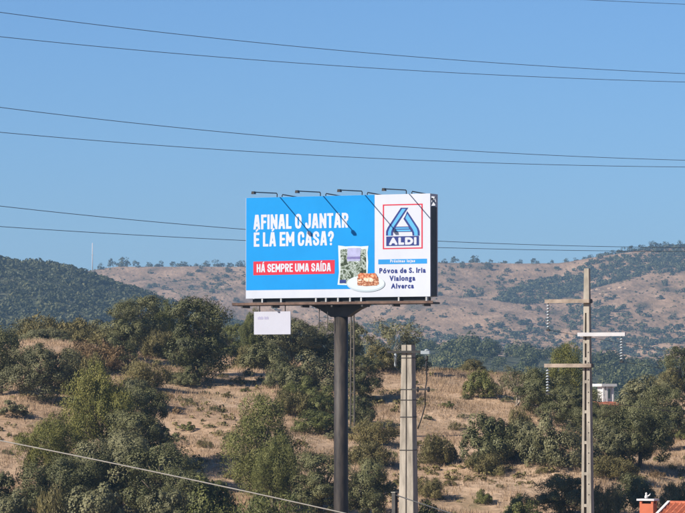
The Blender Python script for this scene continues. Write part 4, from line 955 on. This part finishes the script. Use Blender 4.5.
# slender ladder-like pole on the slope behind the billboard pole
CONCSHADE = mat('shaded_concrete', (0.085,0.075,0.062,1), 0.9, 0.3, 3, 0.2)  # pole concrete with the shade it stands in put into its dark colour
D8 = hit(352.5, 431); x8 = X(352.5, D8); g8 = float(H(x8, D8)); h8 = Z(309, D8) - g8
sp8 = empty('slender_pole', (x8, D8, g8), -a2); tag(sp8, 'slender ladder-like concrete pole close behind the billboard pole', 'power pole')
for s_ in (-1, 1):
    A, B = 0.15, 0.09
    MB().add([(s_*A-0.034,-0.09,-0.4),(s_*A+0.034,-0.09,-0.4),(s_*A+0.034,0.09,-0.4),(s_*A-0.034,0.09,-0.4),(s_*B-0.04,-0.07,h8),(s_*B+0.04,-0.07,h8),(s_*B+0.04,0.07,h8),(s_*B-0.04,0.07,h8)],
             [(0,3,2,1),(4,5,6,7),(0,1,5,4),(1,2,6,5),(2,3,7,6),(3,0,4,7)]).build('rail', CONCSHADE, sp8)
for i in range(int(h8/0.75)):
    z = 0.3 + i*0.75; hw = 0.15 - 0.06*z/h8 - 0.046
    MB().box(-hw, hw, -0.06, 0.06, z-0.03, z+0.03).build('rung', CONCSHADE, sp8)

# ------------------------------------------------------------------ wires
def catenary(p, q, sag, n=40):
    p, q = Vector(p), Vector(q); out = []
    for i in range(n+1):
        t = i/n; v = p.lerp(q, t); v.z -= sag*4*t*(1-t); out.append(v)
    return out
def wire(name, label, pts, rad, m, grp=None, n=6):
    o = MB().tube(pts, rad, n).build(name, m, None, True); return tag(o, label, 'wire', grp)
def pwire(rows, d0, d1, rad, label, grp):
    """conductor through photo rows at px 0, 342, 685; depth runs from d0 (left) to d1 (right); goes on well outside the view"""
    a = np.polyfit([0, 342.5, 685], rows, 2); pts = []
    for px in np.linspace(-500, 1150, 56):
        D = np.interp(px, [-500, 0, 685, 1150], [d0 - (d1-d0)*0.73, d0, d1, d1 + (d1-d0)*0.68])
        pts.append((X(px, D), D, Z(np.polyval(a, px), D)))
    wire('overhead_wire', label, pts, rad, WIREM, grp)
G = 'overhead conductors crossing the sky'
pwire((11.5, 50.0, 73.0), 262, 320, 0.022, 'topmost overhead wire crossing the whole sky', G)
pwire((36.0, 65.5, 81.5), 268, 326, 0.022, 'second overhead wire from the top', G)
pwire((107.0, 142.0, 160.0), 262, 320, 0.022, 'third overhead wire from the top, upper of the middle pair', G)
pwire((132.0, 156.5, 166.8), 268, 326, 0.022, 'fourth overhead wire, lower of the middle pair', G)
pwire((206.0, 236.0, 247.6), 262, 320, 0.022, 'fifth overhead wire, passing behind the billboard', G)
pwire((226.5, 244.5, 251.5), 268, 326, 0.022, 'lowest overhead wire, passing behind the billboard just over the hills', G)
pwire((-46.0, -16.0, 3.2), 300, 360, 0.022, 'short stretch of wire in the top right corner', G)
for i, p in enumerate(INS):
    q_ = p + Vector((60, 120, -3.0))
    wire('thin_conductor', ['thin conductor from the top crossarm of the ladder-like pole', 'thin conductor from the white middle crossarm', 'thin conductor from the lowest crossarm of the ladder-like pole'][i], catenary(p, q_, 1.2, 24), 0.007, WIREM, 'conductors of the ladder-like pole', 5)
dA_ = 118.0
pts = []
for px in np.linspace(-420, 760, 40):
    row = np.interp(px, [-420, 0], [352, 440.5]) if px < 0 else 440.5 + 0.196*px + 0.000042*px*px
    pts.append((X(px, dA_), dA_, Z(row, dA_)))
wire('pale_cable', 'pale thick cable slanting across the lower left thicket', pts, 0.021, CABLE)

# ------------------------------------------------------------------ fence post and wire, close to the camera
D3 = 62.0; CONCP = mat('post_concrete', (0.24,0.23,0.20,1), 0.9, 0.2, 8, 0.2); DARKP = mat('dark_post', (0.05,0.05,0.05,1), 0.8, 0.2, 6)
p3 = Vector((X(394.6, D3), D3, 0)); g3 = float(H(p3.x, D3)); top3 = Z(492.5, D3)
fp = empty('fence_post', (p3.x, D3, g3), math.radians(-38)); tag(fp, 'short dark fence post at the bottom edge beside the concrete pole', 'post')
MB().box(-0.034, 0.034, -0.034, 0.034, -0.3, top3-g3).build('shaft', DARKP, fp)
MB().box(-0.042, 0.042, -0.042, 0.042, top3-g3, top3-g3+0.012).build('cap', CONCP, fp)
D4 = 60.5; x4 = X(520, D4); g4 = float(H(x4, D4)); fp2 = empty('fence_post', (x4, D4, g4), math.radians(-38)); tag(fp2, 'fence post just below the photo at the end of the fence wire', 'post')
MB().box(-0.034, 0.034, -0.034, 0.034, -0.3, Z(532, D4)-g4).build('shaft', DARKP, fp2)
wire('fence_wire', 'dark fence wire running right from the short fence post', catenary((p3.x, D3-0.02, top3-0.03), (x4, D4, Z(533, D4)), 0.02, 12), 0.009, WIREM)

# ------------------------------------------------------------------ orange house, bottom right corner
D5 = 150.0; a5 = math.radians(28)
PLAST = mat('salmon_plaster', (0.40,0.115,0.060,1), 0.85, 0.08, 4, 0.1); TILE = mat('clay_tile', (0.30,0.075,0.036,1), 0.8, 0.25, 5, 0.2, col2=(0.44,0.14,0.075,1))
WHITEP = mat('white_plaster', (0.55,0.55,0.54,1), 0.8, 0.05, 4); DARK = mat('dark_opening', (0.01,0.01,0.01,1), 0.8, 0.1, 4); PANE = mat('window_pane', (0.03,0.04,0.05,1), 0.1, 0.1, 2, spec=0.6)
zr = Z(502.2, D5); x5 = X(667, D5); g5 = float(H(x5, D5))
hs = empty('house', (x5, D5, g5), -a5); tag(hs, 'orange house with clay tile roof and white verge, bottom right corner', 'house')
rh = zr - g5; L5 = 11.0; half = 4.2; pitch = math.tan(math.radians(21)); eave = rh - half*pitch
m = MB()
m.add([(0.25,-half+0.3,-0.5),(L5,-half+0.3,-0.5),(L5,half-0.3,-0.5),(0.25,half-0.3,-0.5),(0.25,-half+0.3,eave),(L5,-half+0.3,eave),(L5,half-0.3,eave),(0.25,half-0.3,eave),(0.25,0,rh-0.22),(L5,0,rh-0.22)],
      [(0,1,5,4),(2,3,7,6),(0,4,8,7,3),(1,2,6,9,5),(4,5,9,8),(6,7,8,9)])
m.build('wall', PLAST, hs)
def roof_side(sg_):
    m = MB(); n = 46; x0 = 0.12; rows_ = 13
    xs_ = [x0 + (L5+0.3-x0)*i/(n*4) for i in range(n*4+1)]; vs = []; fs = []
    for j in range(rows_+1):
        for e in (0, 1):
            if j == rows_ and e: continue
            t = j/rows_; yy = half*t; zz = rh - yy*pitch + (0.035 if e else 0)
            for i, xx in enumerate(xs_): vs.append((xx, sg_*yy, zz - 0.03 + 0.045*math.cos(i*math.pi/2) ))
    nrow = len(vs)//len(xs_)
    for j in range(nrow-1):
        for i in range(len(xs_)-1):
            a_ = j*len(xs_)+i; fs.append((a_, a_+1, a_+len(xs_)+1, a_+len(xs_)))
    return m.add(vs, fs)
rf = roof_side(-1).build('roof', TILE, hs); roof_side(1).build('roof', TILE, hs)
MB().tube([(0.1, 0, rh-0.02), (L5+0.3, 0, rh-0.02)], 0.085, 8).build('ridge_tile', TILE, rf)
for sg_ in (-1, 1):
    m = MB(); m.add([(0.0,0,rh-0.16),(0.12,0,rh-0.16),(0.12,sg_*half,rh-0.16-half*pitch),(0.0,sg_*half,rh-0.16-half*pitch),(0.0,0,rh+0.07),(0.115,0,rh+0.07),(0.115,sg_*half,rh+0.07-half*pitch),(0.0,sg_*half,rh+0.07-half*pitch)],
      [(0,3,2,1),(4,5,6,7),(0,1,5,4),(1,2,6,5),(2,3,7,6),(3,0,4,7)]).build('verge', WHITEP, rf)
for xx in (2.4, 6.2):
    w_ = MB().box(xx, xx+1.2, -half+0.24, -half+0.297, 1.0, 2.3).build('window', WHITEP, hs); MB().box(xx+0.08, xx+1.12, -half+0.225, -half+0.237, 1.08, 2.22).build('pane', PANE, w_)
MB().box(4.4, 5.4, -half+0.24, -half+0.297, -0.1, 2.1).build('door', WHITEP, hs)
# chimney beside the gable
def h5(px, D): 
    c, s = math.cos(a5), math.sin(a5); dx, dy = X(px, D)-x5, D-D5; return (c*dx - s*dy, s*dx + c*dy)
cxl, cyl = h5(647.8, D5-0.2); ct = Z(500.4, D5) - g5
cw2 = 13/F*D5/math.cos(a5)/2; cd2 = 4.6/F*D5/math.sin(a5)/2
ch = MB().box(cxl-cw2, cxl+cw2, cyl-cd2, cyl+cd2, -0.5, ct-0.11).build('chimney', PLAST, hs)
for sx_ in (-1, 1):
    for sy_ in (-1, 1): MB().box(cxl+sx_*cw2-(0.09 if sx_ > 0 else 0), cxl+sx_*cw2+(0.09 if sx_ < 0 else 0), cyl+sy_*cd2-(0.09 if sy_ > 0 else 0), cyl+sy_*cd2+(0.09 if sy_ < 0 else 0), ct-0.108, ct).build('chimney_post', PLAST, ch)
MB().box(cxl-cw2+0.1, cxl+cw2-0.1, cyl-cd2+0.1, cyl+cd2-0.1, ct-0.108, ct-0.01).build('flue', DARK, ch)
MB().box(cxl-cw2-0.10, cxl+cw2+0.06, cyl-cd2-0.06, cyl+cd2+0.06, ct+0.002, ct+0.075).build('chimney_cap', CONCW, ch)
b = MB(); b.lathe([(0.045,0.0),(0.075,0.05),(0.06,0.11),(0.035,0.15),(0.045,0.18),(0.045,0.21),(0.01,0.245)], (cxl-0.08, cyl, ct+0.076), 10); b.tube([(cxl-0.06, cyl, ct+0.15), (cxl+0.06, cyl, ct+0.22), (cxl+0.09, cyl, ct+0.28)], [0.03, 0.025, 0.01], 6)
b.build('roof_finial', WHITEP, ch, True)
MB().box(cxl+cw2*0.2, 0.26, cyl-cd2*0.6, cyl+cd2*0.6, -0.5, eave-0.4).build('chimney_breast', PLAST, ch)

# ------------------------------------------------------------------ small white house behind the crest
D6 = 560.0; s6 = F/D6; x6 = X(608.5, D6); g6 = float(H(x6, D6)); a6 = math.radians(18)
wh = empty('house', (x6, D6, g6), a6); tag(wh, 'small white house with flat slab roof half hidden by trees at right', 'house')
z6 = lambda py: Z(py, D6) - g6; w6 = 11.6/s6
WIN = mat('greenish_pane', (0.10,0.16,0.12,1), 0.2, 0.2, 2, spec=0.5)
MB().box(-w6/2-1.6, w6/2+1.2, -0.9, 4.2, -1, z6(405.5)).build('lower_wall', WHITEP, wh)
m = MB(); m.add([(-w6/2-1.9,-1.3,z6(405.8)),(w6/2+1.4,-1.3,z6(405.8)),(w6/2+1.4,4.4,z6(405.8)),(-w6/2-1.9,4.4,z6(405.8)),(-w6/2-0.2,0.1,z6(401.6)),(w6/2+0.2,0.1,z6(401.6)),(w6/2+0.2,3.4,z6(401.6)),(-w6/2-0.2,3.4,z6(401.6))],
      [(0,3,2,1),(4,5,6,7),(0,1,5,4),(1,2,6,5),(2,3,7,6),(3,0,4,7)]).build('lower_roof', TILE, wh)
MB().box(-w6/2+0.28, w6/2-0.05, 0.45, 3.0, z6(402), z6(386.6)).build('upper_wall', WHITEP, wh)
for xx in (-w6/2+0.11, -w6/2+0.62, w6/2-0.11): MB().box(xx-0.11, xx+0.11, 0.06, 0.28, z6(401.7), z6(386.6)).build('column', WHITEP, wh)
wi = MB().box(-0.30, w6/2-0.35, 0.40, 0.447, z6(399), z6(388.5)).build('window', WHITEP, wh); MB().box(-0.24, w6/2-0.41, 0.385, 0.397, z6(398.5), z6(389)).build('pane', WIN, wi)
MB().box(-w6/2-0.36, w6/2+0.32, -0.3, 3.3, z6(386.5), z6(383.8)).build('roof_slab', WHITEP, wh)

# ------------------------------------------------------------------ mast on the wooded hill
D7 = 1096.0*HD; x7 = X(92.3, D7); g7 = float(H_green(x7, D7))
ms = empty('mast', (x7, D7, g7), 0); tag(ms, 'thin pale mast standing on the wooded hill at left', 'mast')
MB().tube([(0,0,-1), (0,0,Z(243, D7)-g7)], [0.26, 0.17], 8).build('shaft', CONCW, ms, True)
MB().box(-0.55, 0.55, -0.15, 0.15, Z(255, D7)-g7-0.1, Z(255, D7)-g7+0.1).build('bracket', STEELG, ms)

# ------------------------------------------------------------------ haze
hz = MB().box(-1450, 1450, -420, 4340, -20+EYE-2, 152).build('haze', None)
hm = bpy.data.materials.new('haze_air'); hm.use_nodes = True; n = hm.node_tree.nodes; n.remove(n['Principled BSDF'])
pv = n.new('ShaderNodeVolumePrincipled'); pv.inputs['Color'].default_value = (0.42, 0.70, 1.0, 1); pv.inputs['Density'].default_value = 0.00012; pv.inputs['Anisotropy'].default_value = 0.2
hm.node_tree.links.new(pv.outputs[0], n['Material Output'].inputs['Volume'])
hz.data.materials.append(hm); tag(hz, 'thin bluish haze in the air over the hills', 'haze', kind='stuff')
